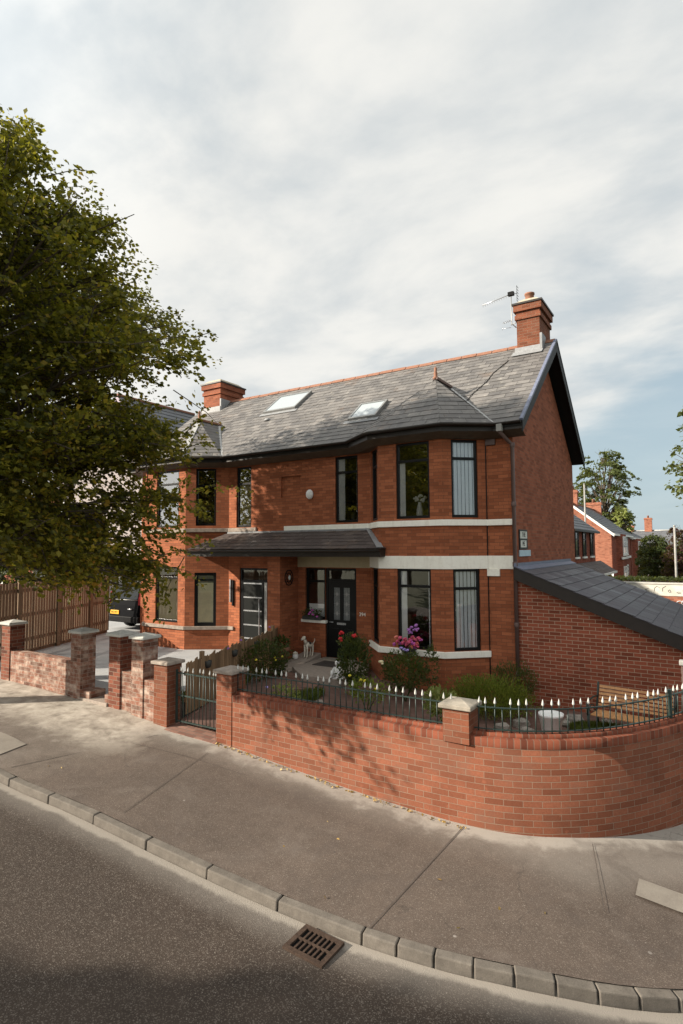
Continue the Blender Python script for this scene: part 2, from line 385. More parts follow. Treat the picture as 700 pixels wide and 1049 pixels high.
def thing(name, loc, label, cat, group=None):
    o = bpy.data.objects.new(name, None); o.location = loc; COL.objects.link(o); o.empty_display_size = .2
    return tag(o, label, cat, group)
def tag(o, label=None, cat=None, group=None, kind=None):
    for k, v in (('label', label), ('category', cat), ('group', group), ('kind', kind)):
        if v: o[k] = v
    return o
def bld(mb, name, mat, parent=None, bevel=0, label=None):
    o = mb.build(name, mat, parent, bevel)
    if label: o['label'] = label
    return o
def Q(fn):   # one-liner: make an MB, run fn on it
    m = MB(); fn(m); return m

def leaf_mesh(name, C, D, size, mat, parent, aspect=.62, jit=.35):
    """C: (N,3) leaf centres, D: (N,3) rough leaf direction; four-cornered leaves folded along the rib"""
    N = len(C); L = np.array(rootloc(parent)); C = C-L
    D = D+rng.normal(0, jit, (N, 3)); D /= np.linalg.norm(D, axis=1)[:, None]+1e-9
    U = rng.normal(0, 1, (N, 3))+np.array([0, 0, .6]); W = np.cross(D, U); W /= np.linalg.norm(W, axis=1)[:, None]+1e-9
    Nn = np.cross(W, D)
    s = size*rng.uniform(.6, 1.3, (N, 1))
    a = C-D*s*.5; b = C+W*s*.5*aspect+Nn*s*.08-D*s*.05; c = C+D*s*.5; d = C-W*s*.5*aspect+Nn*s*.08-D*s*.05
    V = np.stack([a, b, c, d], 1).reshape(-1, 3).astype(np.float32)
    me = bpy.data.meshes.new(name); me.vertices.add(4*N); me.vertices.foreach_set('co', V.ravel())
    me.loops.add(4*N); me.loops.foreach_set('vertex_index', np.arange(4*N, dtype=np.int32))
    me.polygons.add(N); me.polygons.foreach_set('loop_start', np.arange(0, 4*N, 4, dtype=np.int32)); me.polygons.foreach_set('loop_total', np.full(N, 4, dtype=np.int32))
    me.update(calc_edges=True); me.materials.append(M[mat])
    o = bpy.data.objects.new(name, me); COL.objects.link(o); o.parent = parent; return o

# ------------------------------------------------------------------ terrain
HX = [-40, -20, -9.8, -7.2, -6, -5, -4.5, -3.2, -2.8, -1.7, -.6, .6, 1.3, 2.0, 2.5, 3.2, 4, 6, 12]
HZ = [.6, .25, .1, .03, .03, -.07, -.12, -.15, -.18, -.28, -.37, -.44, -.46, -.49, -.54, -.64, -.72, -.85, -.95]
def H(x): return float(np.interp(x, HX, HZ))
KERB = [(-40, -8.9), (-14, -8.5), (-9, -8.42), (-4.8, -8.31), (-2.6, -8.28), (-.8, -8.17), (.3, -8.11), (1.3, -8.0), (1.85, -7.87), (2.35, -7.68), (3.2, -7.2), (3.9, -6.6), (4.5, -5.7), (4.9, -4.6), (5.1, -3), (5.15, 14)]
WALL = [(-40, -5.75), (-9.9, -5.72), (-3.25, -5.69), (-2, -5.69), (-.6, -5.7), (.4, -5.69), (1.0, -5.65), (1.32, -5.59), (1.85, -5.37), (2.25, -5.08), (2.6, -4.7), (2.95, -4.2), (3.2, -3.72), (3.45, -3.1), (3.62, -2.4), (3.7, -1.6), (3.75, 14)]
def resample(P, n):
    P = np.array(P, float); d = np.r_[0, np.cumsum(np.linalg.norm(np.diff(P, axis=0), axis=1))]
    t = np.linspace(0, d[-1], n); return np.stack([np.interp(t, d, P[:, 0]), np.interp(t, d, P[:, 1])], 1)
def smooth_path(P, it=2):
    P = [Vector((*p, 0)) for p in P]
    for _ in range(it):
        q = [P[0]]
        for a, b in zip(P[:-1], P[1:]): q += [a*.75+b*.25, a*.25+b*.75]
        q.append(P[-1]); P = q
    return [(p.x, p.y) for p in P]
kerb = smooth_path(KERB); wall_line = smooth_path(WALL)
def side_z(x, y):    # height of the pavement beside the corner falls a little up the side street
    return H(x)
def strip(name, A, B, zf, mat, kind='structure', nv=10, vdist=True):
    """surface between two polylines with the same count; uv.x = world x, uv.y = distance from A"""
    m = MB()
    for i in range(len(A)-1):
        for j in range(nv):
            P = []; UV = []
            for (ii, jj) in ((i, j), (i+1, j), (i+1, j+1), (i, j+1)):
                f = jj/nv; x = A[ii][0]*(1-f)+B[ii][0]*f; y = A[ii][1]*(1-f)+B[ii][1]*f
                P.append((x, y, zf(x, y, f))); UV.append((x, math.hypot(x-A[ii][0], y-A[ii][1])))
            m.face(P, uv=UV, smooth=True)
    o = m.build(name, mat); tag(o, kind=kind); return o
def pair_lines():
    # match points of the wall line to the kerb line by a shared parameter through the corner
    keyW = [(-40, -5.75), (-20, -5.7), (-9.9, -5.6), (-4.8, -5.6), (-3.25, -5.6), (-.8, -5.6), (.4, -5.6), (1.3, -5.5), (1.85, -5.3), (2.4, -4.85), (2.95, -4.1), (3.2, -3.6), (3.6, -2.3), (3.7, 0), (3.75, 14)]
    keyK = [(-40, -8.9), (-20, -8.65), (-9, -8.42), (-4.8, -8.31), (-3.2, -8.29), (-.8, -8.17), (.3, -8.11), (1.3, -8.0), (2.1, -7.78), (3.0, -7.35), (4.0, -6.5), (4.6, -5.5), (5.05, -3.5), (5.15, 0), (5.15, 14)]
    return smooth_path(keyW), smooth_path(keyK)
WL, KL = pair_lines()
def offset(P, d):
    out = []
    for i, p in enumerate(P):
        a = Vector(P[max(i-1, 0)]); b = Vector(P[min(i+1, len(P)-1)]); t = (b-a).normalized()
        out.append((p[0]+t.y*d, p[1]-t.x*d))
    return out
pav = strip('pavement', WL, offset(KL, -.118), lambda x, y, f: side_z(x, y)-.04*f, 'pavement_asphalt')
keyR = [(-40, -15.5), (-20, -15.5), (-9, -15.5), (-4.8, -15.5), (-3.2, -15.5), (-.8, -15.5), (.3, -15.5), (1.3, -15.5), (4, -15.5), (9, -15.5), (12, -13), (12, -9), (12, -5), (12, 0), (12, 14)]
def road_z(x, y, f): return H(x)-.135+.08*math.sin(math.pi*min(1, f))
strip('road', KL, smooth_path(keyR), road_z, 'road_asphalt', nv=24)
# kerb stones: 0.9 m lengths along the straight, short ones round the corner
m = MB(); KP = resample(KL, 4000); acc = 0; last = 0; gap = .008
d = np.r_[0, np.cumsum(np.linalg.norm(np.diff(KP, axis=0), axis=1))]
xs_break = []; sidx = int(np.argmin(abs(KP[:, 0]-.84)+(KP[:, 1] > -6)*9)); s0 = d[sidx]
brks = [s0]; s = s0
while s > .95: s -= .905; brks.append(s)
s = s0
while s < d[-1]-.4: s += .33; brks.append(s)
brks.sort()
def kp(s): return Vector((np.interp(s, d, KP[:, 0]), np.interp(s, d, KP[:, 1])))
for a, b in zip(brks[:-1], brks[1:]):
    A = kp(a+gap); B = kp(b-gap); t = (B-A).normalized(); n = Vector((-t.y, t.x))   # n towards the wall
    dz = random.uniform(-.006, .006); dy = random.uniform(-.006, .006)
    A -= n*dy; B -= n*dy
    za, zb = H(A.x)-.04+dz, H(B.x)-.04+dz*.5
    A2, B2 = A+n*.125, B+n*.125
    sl = .022
    p = [(A.x, A.y, za-.3), (B.x, B.y, zb-.3), (B2.x, B2.y, zb-.3), (A2.x, A2.y, za-.3),
         (A.x+n.x*sl, A.y+n.y*sl, za), (B.x+n.x*sl, B.y+n.y*sl, zb), (B2.x, B2.y, zb+.003), (A2.x, A2.y, za+.003)]
    m.hexa(p)
tag(m.build('kerb', 'kerb_stone', bevel=.012), kind='structure')
m = MB(); A = offset(KL, -.14); B = offset(KL, .02)
for i in range(len(A)-1): m.face([(*A[i], H(A[i][0])-.06), (*B[i], H(B[i][0])-.20), (*B[i+1], H(B[i+1][0])-.20), (*A[i+1], H(A[i+1][0])-.06)], uv=[(0, .6)]*4)
tag(m.build('kerb_bed', 'slab_concrete'), kind='structure')
# broad ground sheet to the horizon
m = MB(); gx = [-900, -200, -60, -40, -30, -24, -18, -12, -8, -4, 0, 3, 4, 6, 12, 24, 60, 200, 900]; gy = [-900, -150, -40, -20, -16, -12, -8, -5.5, -4, 0, 7, 12, 20, 40, 80, 200, 900]
def gz(x, y):
    z = H(max(-40, min(12, x)))-.42
    if y > 8: z = min(z, -.85-.0*y)
    return z
for i in range(len(gx)-1):
    for j in range(len(gy)-1):
        q = [(gx[i], gy[j]), (gx[i+1], gy[j]), (gx[i+1], gy[j+1]), (gx[i], gy[j+1])]
        m.face([(x, y, gz(x, y)) for x, y in q], smooth=True)
tag(m.build('ground', 'earth'), kind='structure')
# front garden of the corner house, paved path, drive
gard = [(-4.3, -5.5), (-3, -5.5), (.5, -5.5), (1.2, -5.42), (1.75, -5.2), (2.2, -4.85), (2.75, -4.15), (3.05, -3.6), (3.35, -2.8), (3.55, -1.6), (3.6, 0), (0, 0), (-6, 0), (-6, -1)]
def GZ(x): return float(np.interp(x, [-4.2, -2.5, -.7], [0, -.10, -.37]))
m = MB()
gs = sorted(set([-6, -5, -4.2, -3.4, -2.5, -1.6, -.7, 0, .6, 1.2, 1.75, 2.2, 2.75, 3.05, 3.35, 3.6]))
for xa, xb in zip(gs[:-1], gs[1:]):
    fr = lambda x: float(np.interp(x, [-6, -4.3, .5, 1.2, 1.75, 2.2, 2.75, 3.05, 3.35, 3.6], [-1, -5.5, -5.5, -5.42, -5.2, -4.85, -4.15, -3.6, -2.8, -1.0]))
    m.face([(xa, fr(xa), GZ(xa)), (xb, fr(xb), GZ(xb)), (xb, .0, GZ(xb)), (xa, .0, GZ(xa))], smooth=True)
tag(m.build('garden_bed', 'garden_soil'), kind='structure')
m = MB(); m.prism([(-4.42, -5.78), (-3.2, -5.78), (-3.15, -5.2), (-3.3, -3.2), (-4.0, -1.5), (-5.6, -1.5), (-4.75, -4.3)], -.5, lambda x, y: .012 if y > -5 else H(x)+.006)
tag(m.build('garden_path', 'block_paving'), kind='structure')
m = MB(); m.prism([(-20, -5.5), (-4.9, -5.5), (-6.1, -1.0), (-6.1, 0), (-12.3, 0), (-12.3, 8), (-20, 8)], -.8, .045)
tag(m.build('driveway', 'drive_concrete'), kind='structure')
# utility slabs and tar joints in the pavement
def pave_z(x, y): return H(x)-.04*min(1, max(0, (-5.6-y)/2.6))
def cover(name, pts, mat, dz, n=6):
    m = MB(); A, B, C_, D_ = [Vector(p) for p in pts]
    G = lambda u, v: A.lerp(B, u).lerp(D_.lerp(C_, u), v)
    for i in range(n):
        for j in range(n if n < 20 else 1):
            nj = n if n < 20 else 1; q = [G(i/n, j/nj), G((i+1)/n, j/nj), G((i+1)/n, (j+1)/nj), G(i/n, (j+1)/nj)]
            m.face([(*p, pave_z(*p)+dz) for p in q])
    o = m.build(name, mat); tag(o, kind='structure'); return o
cover('pavement_slab', [(2.82, -5.92), (3.9, -5.86), (3.9, -5.50), (2.82, -5.58)], 'slab_concrete', .010)
cover('pavement_slab', [(-7.4, -8.0), (-5.40, -8.02), (-5.48, -7.56), (-7.4, -7.52)], 'slab_concrete', .010)
for (a, b, w) in (((.92, -5.72), (.86, -7.95), .006), ((-3.05, -6.1), (-2.55, -8.0), .005), ((2.3, -5.2), (2.6, -6.4), .004), ((-4.3, -6.0), (-4.9, -8.1), .006), ((-2.1, -6.3), (-4.5, -6.5), .004)):
    a, b = Vector(a), Vector(b); n = Vector((-(b-a).y, (b-a).x)).normalized()*w
    cover('pavement_joint', [a-n, b-n*1.3, b+n*.7, a+n], 'tar', .006, 24)

# ------------------------------------------------------------------ the semi-detached house
house = thing('semi_detached_house', (0, 0, 0), 'pair of red brick houses with bay windows under one grey slate roof', 'house')
class Wall:
    def __init__(s, A, B, z0, z1, holes=(), mb=None, depth=.11):
        s.A, s.B = Vector((*A, 0)), Vector((*B, 0)); s.t = (s.B-s.A).normalized(); s.n = Vector((s.t.y, -s.t.x, 0)); s.L = (s.B-s.A).length
        s.holes = holes; s.depth = depth
        if mb is None: return
        S_ = sorted({0, s.L, *[h[0] for h in holes], *[h[1] for h in holes]}); Z = sorted({z0, z1, *[h[2] for h in holes], *[h[3] for h in holes]})
        for i in range(len(S_)-1):
            for j in range(len(Z)-1):
                cs, cz = (S_[i]+S_[i+1])/2, (Z[j]+Z[j+1])/2
                if any(h[0] < cs < h[1] and h[2] < cz < h[3] for h in holes): continue
                mb.face([s.P(S_[i], Z[j]), s.P(S_[i+1], Z[j]), s.P(S_[i+1], Z[j+1]), s.P(S_[i], Z[j+1])])
        for a, b, c, d_ in holes:
            e = s.depth
            mb.face([s.P(a, c), s.P(a, d_), s.P(a, d_, -e), s.P(a, c, -e)]); mb.face([s.P(b, c, -e), s.P(b, d_, -e), s.P(b, d_), s.P(b, c)])
            mb.face([s.P(a, d_), s.P(b, d_), s.P(b, d_, -e), s.P(a, d_, -e)]); mb.face([s.P(a, c, -e), s.P(b, c, -e), s.P(b, c), s.P(a, c)])
    def P(s, a, z, o=0): p = s.A+s.t*a+s.n*o; return (p.x, p.y, z)
    def bar(s, mb, a0, a1, z0, z1, o0, o1):
        mb.hexa([s.P(a0, z0, o1), s.P(a1, z0, o1), s.P(a1, z0, o0), s.P(a0, z0, o0), s.P(a0, z1, o1), s.P(a1, z1, o1), s.P(a1, z1, o0), s.P(a0, z1, o0)])
def window(w, h, parent, transom=.74, blind=None, label=None, fw=.055, frame='black_plastic', pane='window_glass', extra=None):
    a, b, c, d_ = h; m = MB(); o0, o1 = -.10, -.035
    w.bar(m, a+.002, a+fw, c+.002, d_-.002, o0, o1); w.bar(m, b-fw, b-.002, c+.002, d_-.002, o0, o1)
    w.bar(m, a+fw, b-fw, c+.002, c+fw+.01, o0, o1-.004); w.bar(m, a+fw, b-fw, d_-fw, d_-.002, o0, o1-.004)
    if transom:
        zt = c+(d_-c)*transom; w.bar(m, a+fw, b-fw, zt-.03, zt+.03, o0, o1-.008)
    if extra: extra(m)
    f = m.build('window', frame, parent, bevel=.004)
    if label: f['label'] = label
    g = MB(); g.face([w.P(a+fw*.6, c+fw*.6, -.075), w.P(b-fw*.6, c+fw*.6, -.075), w.P(b-fw*.6, d_-fw*.6, -.075), w.P(a+fw*.6, d_-fw*.6, -.075)])
    g.build('pane', pane, f)
    if blind == 'vertical':
        g = MB(); n = max(4, int((b-a)/.085)); st = (b-a)/n
        for i in range(n):
            s0 = a+i*st
            g.face([w.P(s0+.004, c, -.088), w.P(s0+st*.93, c, -.104), w.P(s0+st*.93, d_-.02, -.104), w.P(s0+.004, d_-.02, -.088)])
        g.build('vertical_blind', 'blind_white', f)
    elif isinstance(blind, tuple):
        kind, rects = blind
        g = MB()
        for s0, s1, z0, z1 in rects:
            n = max(3, int((s1-s0)/.035))
            for i in range(n):
                u0, u1 = s0+(s1-s0)*i/n, s0+(s1-s0)*(i+1)/n
                q0, q1 = -.092-.014*(i % 2), -.092-.014*((i+1) % 2)
                if kind == 'beige_blind': q0 = q1 = -.084
                g.face([w.P(u0, z0, q0), w.P(u1, z0, q1), w.P(u1, z1, q1), w.P(u0, z1, q0)], smooth=True)
        g.build('curtain', kind, f)
    return f

# openings
front_holes = [  # s measured from x = -8.42
    (8.42-8.13, 8.42-7.56, 3.60, 5.36), (8.42-4.66, 8.42-3.97, 3.63, 5.36),
    (8.42-4.99, 8.42-4.04, .14, 2.45), (8.42-5.63, 8.42-4.992, 1.10, 2.45), (8.42-7.99, 8.42-6.90, .16, 2.42), (8.42-6.47, 8.42-5.78, 4.37, 4.97)]
fb = MB(); ZT = 5.46
Wf = Wall((-8.42, 0), (-3.62, 0), -.3, ZT, front_holes, fb)
Wp = Wall((-.60, 0), (0, 0), -.8, ZT, (), fb)
BR = [(-3.62, 0), (-2.98, -.70), (-1.38, -.70), (-.60, 0)]
c1 = math.hypot(.64, .7); c3 = math.hypot(.78, .7)
Wb1 = Wall(BR[0], BR[1], -.8, ZT, [(.18, c1-.14, .70, 2.49), (.18, c1-.14, 3.63, 5.38)], fb)
Wb2 = Wall(BR[1], BR[2], -.8, ZT, [(.46, 1.30, .70, 2.49), (.46, 1.30, 3.63, 5.38)], fb)
Wb3 = Wall(BR[2], BR[3], -.8, ZT, [(.22, .84, .70, 2.49), (.22, .84, 3.63, 5.38)], fb)
BL = [(-12.0, 0), (-11.30, -.70), (-9.50, -.70), (-8.42, 0)]
c4 = math.hypot(1.08, .7)
Wl1 = Wall(BL[0], BL[1], -.3, ZT, (), fb)
Wl2 = Wall(BL[1], BL[2], -.3, ZT, [(.52, 1.50, .80, 2.45), (.52, 1.50, 3.63, 5.36)], fb)
Wl3 = Wall(BL[2], BL[3], -.3, ZT, [(.28, .92, .72, 2.28), (.30, .90, 3.66, 5.36)], fb)
Wle = Wall((-12.35, 0), (-12.0, 0), -.3, ZT, (), fb)
Wg = Wall((0, 0), (0, 6.5), -.9, 5.46); 
fr = fb.build('front_wall', 'old_red_brick', house)
KS = (8.47-5.66)/3.55
gb = MB()
gb.face([(0, 0, -.9), (0, 6.5, -.9), (0, 6.5, 5.5), (0, 3.2, 8.10), (0, 0, 5.5)], uv=[(0, -.9), (6.5, -.9), (6.5, 5.5), (3.2, 8.1), (0, 5.5)])
gb.face([(-12.35, 6.5, -.9), (-12.35, 0, -.9), (-12.35, 0, 5.5), (-12.35, 3.2, 8.10), (-12.35, 6.5, 5.5)], uv=[(0, -.9), (6.5, -.9), (6.5, 5.5), (3.2, 8.1), (0, 5.5)])
gb.face([(0, 6.5, -.9), (-12.35, 6.5, -.9), (-12.35, 6.5, 5.5), (0, 6.5, 5.5)])
gb.build('gable_wall', 'gable_brick', house)
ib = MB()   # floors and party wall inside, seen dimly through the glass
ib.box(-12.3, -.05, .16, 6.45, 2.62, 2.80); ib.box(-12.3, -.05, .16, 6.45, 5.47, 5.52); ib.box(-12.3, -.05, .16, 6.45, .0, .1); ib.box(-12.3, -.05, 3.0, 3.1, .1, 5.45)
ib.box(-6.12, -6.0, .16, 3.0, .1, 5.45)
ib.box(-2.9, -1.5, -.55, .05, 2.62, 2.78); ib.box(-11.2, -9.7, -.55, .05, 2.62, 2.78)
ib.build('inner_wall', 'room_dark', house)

cur = lambda *r: ('curtain', list(r))
window(Wb2, Wb2.holes[0], house, .78, cur((.48, .66, .74, 2.46), (1.20, 1.29, .74, 2.46)), label='lower front bay window with pale curtains drawn aside')
window(Wb2, Wb2.holes[1], house, .76, cur((.52, .66, 3.66, 5.0)), label='upper front bay window with a flower vase behind it', pane='upper_glass')
window(Wb3, Wb3.holes[0], house, .76, 'vertical', label='lower angled bay window with white vertical blinds')
window(Wb3, Wb3.holes[1], house, .76, 'vertical', label='upper angled bay window with white vertical blinds')
window(Wb1, Wb1.holes[0], house, .76); window(Wb1, Wb1.holes[1], house, .76)
window(Wf, front_holes[1], house, .76, cur((3.80, 4.00, 3.66, 5.3), (4.36, 4.44, 3.66, 5.3)), label='narrow upper window with yellow flowers behind the glass', pane='upper_glass')
window(Wf, front_holes[0], house, .72, ('beige_blind', [(.33, .84, 3.66, 4.92)]), label='narrow upper window with a cream blind', pane='upper_glass')
window(Wl2, Wl2.holes[0], house, .80, ('beige_blind', [(.56, 1.46, .84, 2.08)]), label='lower bay window with cream curtains')
window(Wl2, Wl2.holes[1], house, .76, cur((.6, .8, 3.7, 5.3)), pane='upper_glass')
window(Wl3, Wl3.holes[0], house, .86, ('beige_blind', [(.36, .86, .78, 1.98)]), fw=.09, label='lower angled bay window with a drawn cream blind')
window(Wl3, Wl3.holes[1], house, .70, cur((.4, .8, 3.7, 3.95)), pane='sky_glass')
# porch side window, transom over the door
window(Wf, front_holes[3], house, .74, cur((8.42-5.60, 8.42-5.02, 1.12, 1.5)), label='small window beside the front door')
# front door of the corner house
def door_right():
    w = Wf; a, b = 8.42-4.985, 8.42-4.045
    m = MB(); w.bar(m, a, a+.06, .14, 2.445, -.10, -.03); w.bar(m, b-.06, b, .14, 2.445, -.10, -.03); w.bar(m, a+.06, b-.06, 2.10, 2.17, -.10, -.034); w.bar(m, a+.06, b-.06, 2.39, 2.445, -.10, -.034)
    f = m.build('door', 'black_plastic', house, bevel=.004, label=None) if False else m.build('door_frame', 'black_plastic', house, bevel=.004)
    g = MB(); g.face([w.P(a+.05, 2.16, -.07), w.P(b-.05, 2.16, -.07), w.P(b-.05, 2.40, -.07), w.P(a+.05, 2.40, -.07)]); g.build('pane', 'window_glass', f)
    m = MB(); cx = (a+b)/2
    holes = [(cx-.25, cx-.05, 1.12, 1.95), (cx+.05, cx+.25, 1.12, 1.95)]
    dw = Wall((w.P(a+.062, 0, -.045)[0], w.P(a+.062, 0, -.045)[1]), (w.P(b-.062, 0, -.045)[0], w.P(b-.062, 0, -.045)[1]), .15, 2.098, [(h[0]-a-.062, h[1]-a-.062, h[2], h[3]) for h in holes], m, .03)
    for s0 in (.08, .46):
        dw.bar(m, s0+.03, s0+.26, .32, .90, .012, -.001)
    o = m.build('front_door', 'black_plastic', house, label=None) if False else m.build('front_door', 'black_plastic', house)
    o['label'] = 'black panelled front door with two leaded glass lights'
    for h in holes:
        g = MB(); g.face([w.P(h[0], h[2], -.07), w.P(h[1], h[2], -.07), w.P(h[1], h[3], -.07), w.P(h[0], h[3], -.07)])
        for k in range(1, 4):
            pass
        g.build('pane', 'grey_glass', o)
        g = MB()
        for k in range(3):
            z = h[2]+.16+k*.25; xm = (h[0]+h[1])/2
            w.bar(g, h[0], h[1], z-.004, z+.004, -.068, -.06)
            pts = [w.P(xm, z-.07, -.062), w.P(xm+.04, z, -.062), w.P(xm, z+.07, -.062), w.P(xm-.04, z, -.062)]; g.face(pts)
        w.bar(g, (h[0]+h[1])/2-.003, (h[0]+h[1])/2+.003, h[2], h[3], -.068, -.06)
        g.build('leading', 'grey_metal', o)
    g = MB(); w.bar(g, cx-.13, cx+.13, 1.0, 1.05, -.045, -.025); g.build('letterbox', 'silver_metal', o)
    g = MB(); g.tube([w.P(a+.13, 1.06, -.04), w.P(a+.13, 1.06, .02), w.P(a+.25, 1.06, .02)], .012); g.build('door_handle', 'silver_metal', o)
t = NT('grey_glass'); M['grey_glass'] = t.done(t.bsdf(t.ramp(t.noise(60, 2, .5, t.obj()), [(.3, (.10, .11, .11)), (.7, (.22, .23, .23))]), .12, .6))
t = NT('obscure_glass'); M['obscure_glass'] = t.done(t.bsdf((.014, .015, .014), .4, .12))
door_right()
def door_left():
    w = Wf; a, b = 8.42-7.985, 8.42-6.905
    m = MB(); w.bar(m, a, a+.06, .16, 2.415, -.10, -.03); w.bar(m, b-.06, b, .16, 2.415, -.10, -.03); w.bar(m, a+.06, b-.06, 2.02, 2.08, -.10, -.034); w.bar(m, a+.06, b-.06, 2.36, 2.415, -.10, -.034)
    f = m.build('door_frame', 'black_plastic', house, bevel=.004)
    g = MB(); g.face([w.P(a+.05, 2.07, -.07), w.P(b-.05, 2.07, -.07), w.P(b-.05, 2.37, -.07), w.P(a+.05, 2.37, -.07)]); g.build('pane', 'window_glass', f)
    m = MB(); w.bar(m, a+.062, b-.22, .17, 2.018, -.09, -.045)
    o = m.build('front_door', 'obscure_glass', house, bevel=.004); o['label'] = 'modern dark grey front door crossed by steel bars'
    m = MB(); w.bar(m, a+.063, a+.11, .17, 2.015, -.045, -.038); w.bar(m, b-.27, b-.221, .17, 2.015, -.045, -.038); m.build('door_stile', 'black_plastic', o)
    for z in (1.98, 1.58, 1.20, .80, .42):
        g = MB(); w.bar(g, a+.12, b-.28, z-.018, z+.018, -.045, -.032); g.build('steel_bar', 'silver_metal', o)
    g = MB(); g.tube([w.P(b-.33, .55, -.035), w.P(b-.33, .55, .02), w.P(b-.33, 1.55, .02), w.P(b-.33, 1.55, -.035)], .015); g.build('door_handle', 'silver_metal', o)
    m = MB(); w.bar(m, b-.215, b-.11, .17, 2.018, -.09, -.06); m.build('side_light', 'grey_metal', f)
door_left()
# party wall between the two doors, under the porch roof
m = MB(); m.box(-6.30, -5.88, -.78, -.002, -.3, 2.76); m.build('porch_pier', 'old_red_brick', house)
# string courses, sills, lintels
def follow(mb, path, z0, z1, o0, o1, close=True):
    """a moulding that follows a plan path, with mitred corners; offset outwards o0..o1"""
    pts = [Vector(p) for p in path]; nrm = []
    for a, b in zip(pts[:-1], pts[1:]): t_ = (b-a).normalized(); nrm.append(Vector((t_.y, -t_.x)))
    def off(i, o):
        if i == 0: return pts[0]+nrm[0]*o
        if i == len(pts)-1: return pts[-1]+nrm[-1]*o
        n_ = (nrm[i-1]+nrm[i]).normalized(); return pts[i]+n_*(o/max(.3, n_.dot(nrm[i])))
    for i in range(len(pts)-1):
        A, B, C_, D_ = off(i, o1), off(i+1, o1), off(i+1, o0), off(i, o0)
        mb.hexa([(*A, z0), (*B, z0), (*C_, z0), (*D_, z0), (*A, z1), (*B, z1), (*C_, z1), (*D_, z1)])
bay_path = [(-3.62, 0), *BR[1:3], (-.60, 0), (0, 0)]
m = MB(); follow(m, [(-6.33, 0)]+bay_path, 3.45, 3.585, -.05, .05); m.build('sill_course', 'white_paint', house, bevel=.008)
m = MB(); follow(m, bay_path, 2.49, 2.78, -.05, .022); m.build('string_course', 'white_paint', house, bevel=.006)
m = MB(); follow(m, BR[:4], .56, .695, -.05, .06); m.build('bay_sill', 'white_paint', house, bevel=.008)
m = MB(); m.box(-5.88, -3.62, -.02, .05, 2.47, 2.76); m.build('lintel', 'cream_paint', house)
m = MB(); follow(m, [(-12.0, 0)]+BL[1:4]+[(-8.2, 0)], .62, .72, -.05, .055); m.build('bay_sill', 'dark_cap_stone', house, bevel=.008)
m = MB(); follow(m, [(-12.0, 0)]+BL[1:4]+[(-7.35, 0)], 3.47, 3.58, -.05, .055); m.build('sill_course', 'dark_cap_stone', house, bevel=.008)
m = MB(); m.box(-.62, -.34, -.05, .03, 2.33, 2.488); m.build('corbel', 'white_paint', house, bevel=.006)
m = MB(); m.box(-.60, -.38, -.06, .03, 5.25, 5.41); m.build('corbel', 'brown_pipe', house, bevel=.006)
m = MB(); m.box(-5.72, -4.93, -.09, .02, 1.02, 1.095); m.build('window_sill', 'white_paint', house, bevel=.008)
# blocked opening in the upper wall: a shallow square frame of brick
m = MB(); m.face([(-6.50, .055, 4.33), (-5.75, .055, 4.33), (-5.75, .055, 5.0), (-6.50, .055, 5.0)]); m.build('blocked_window', 'old_red_brick', house)
m = MB(); m.ball((-5.46, -.04, 4.42), .14, 12, 8, (.85, .45, .95)); o = m.build('alarm_box', 'white_ceramic', house)
m = MB(); m.box(-.612, -.598, -.03, .0, .1, 5.4); m.build('junction_strip', 'black_plastic', house)  # black strip added for the dark crease where bay meets wall

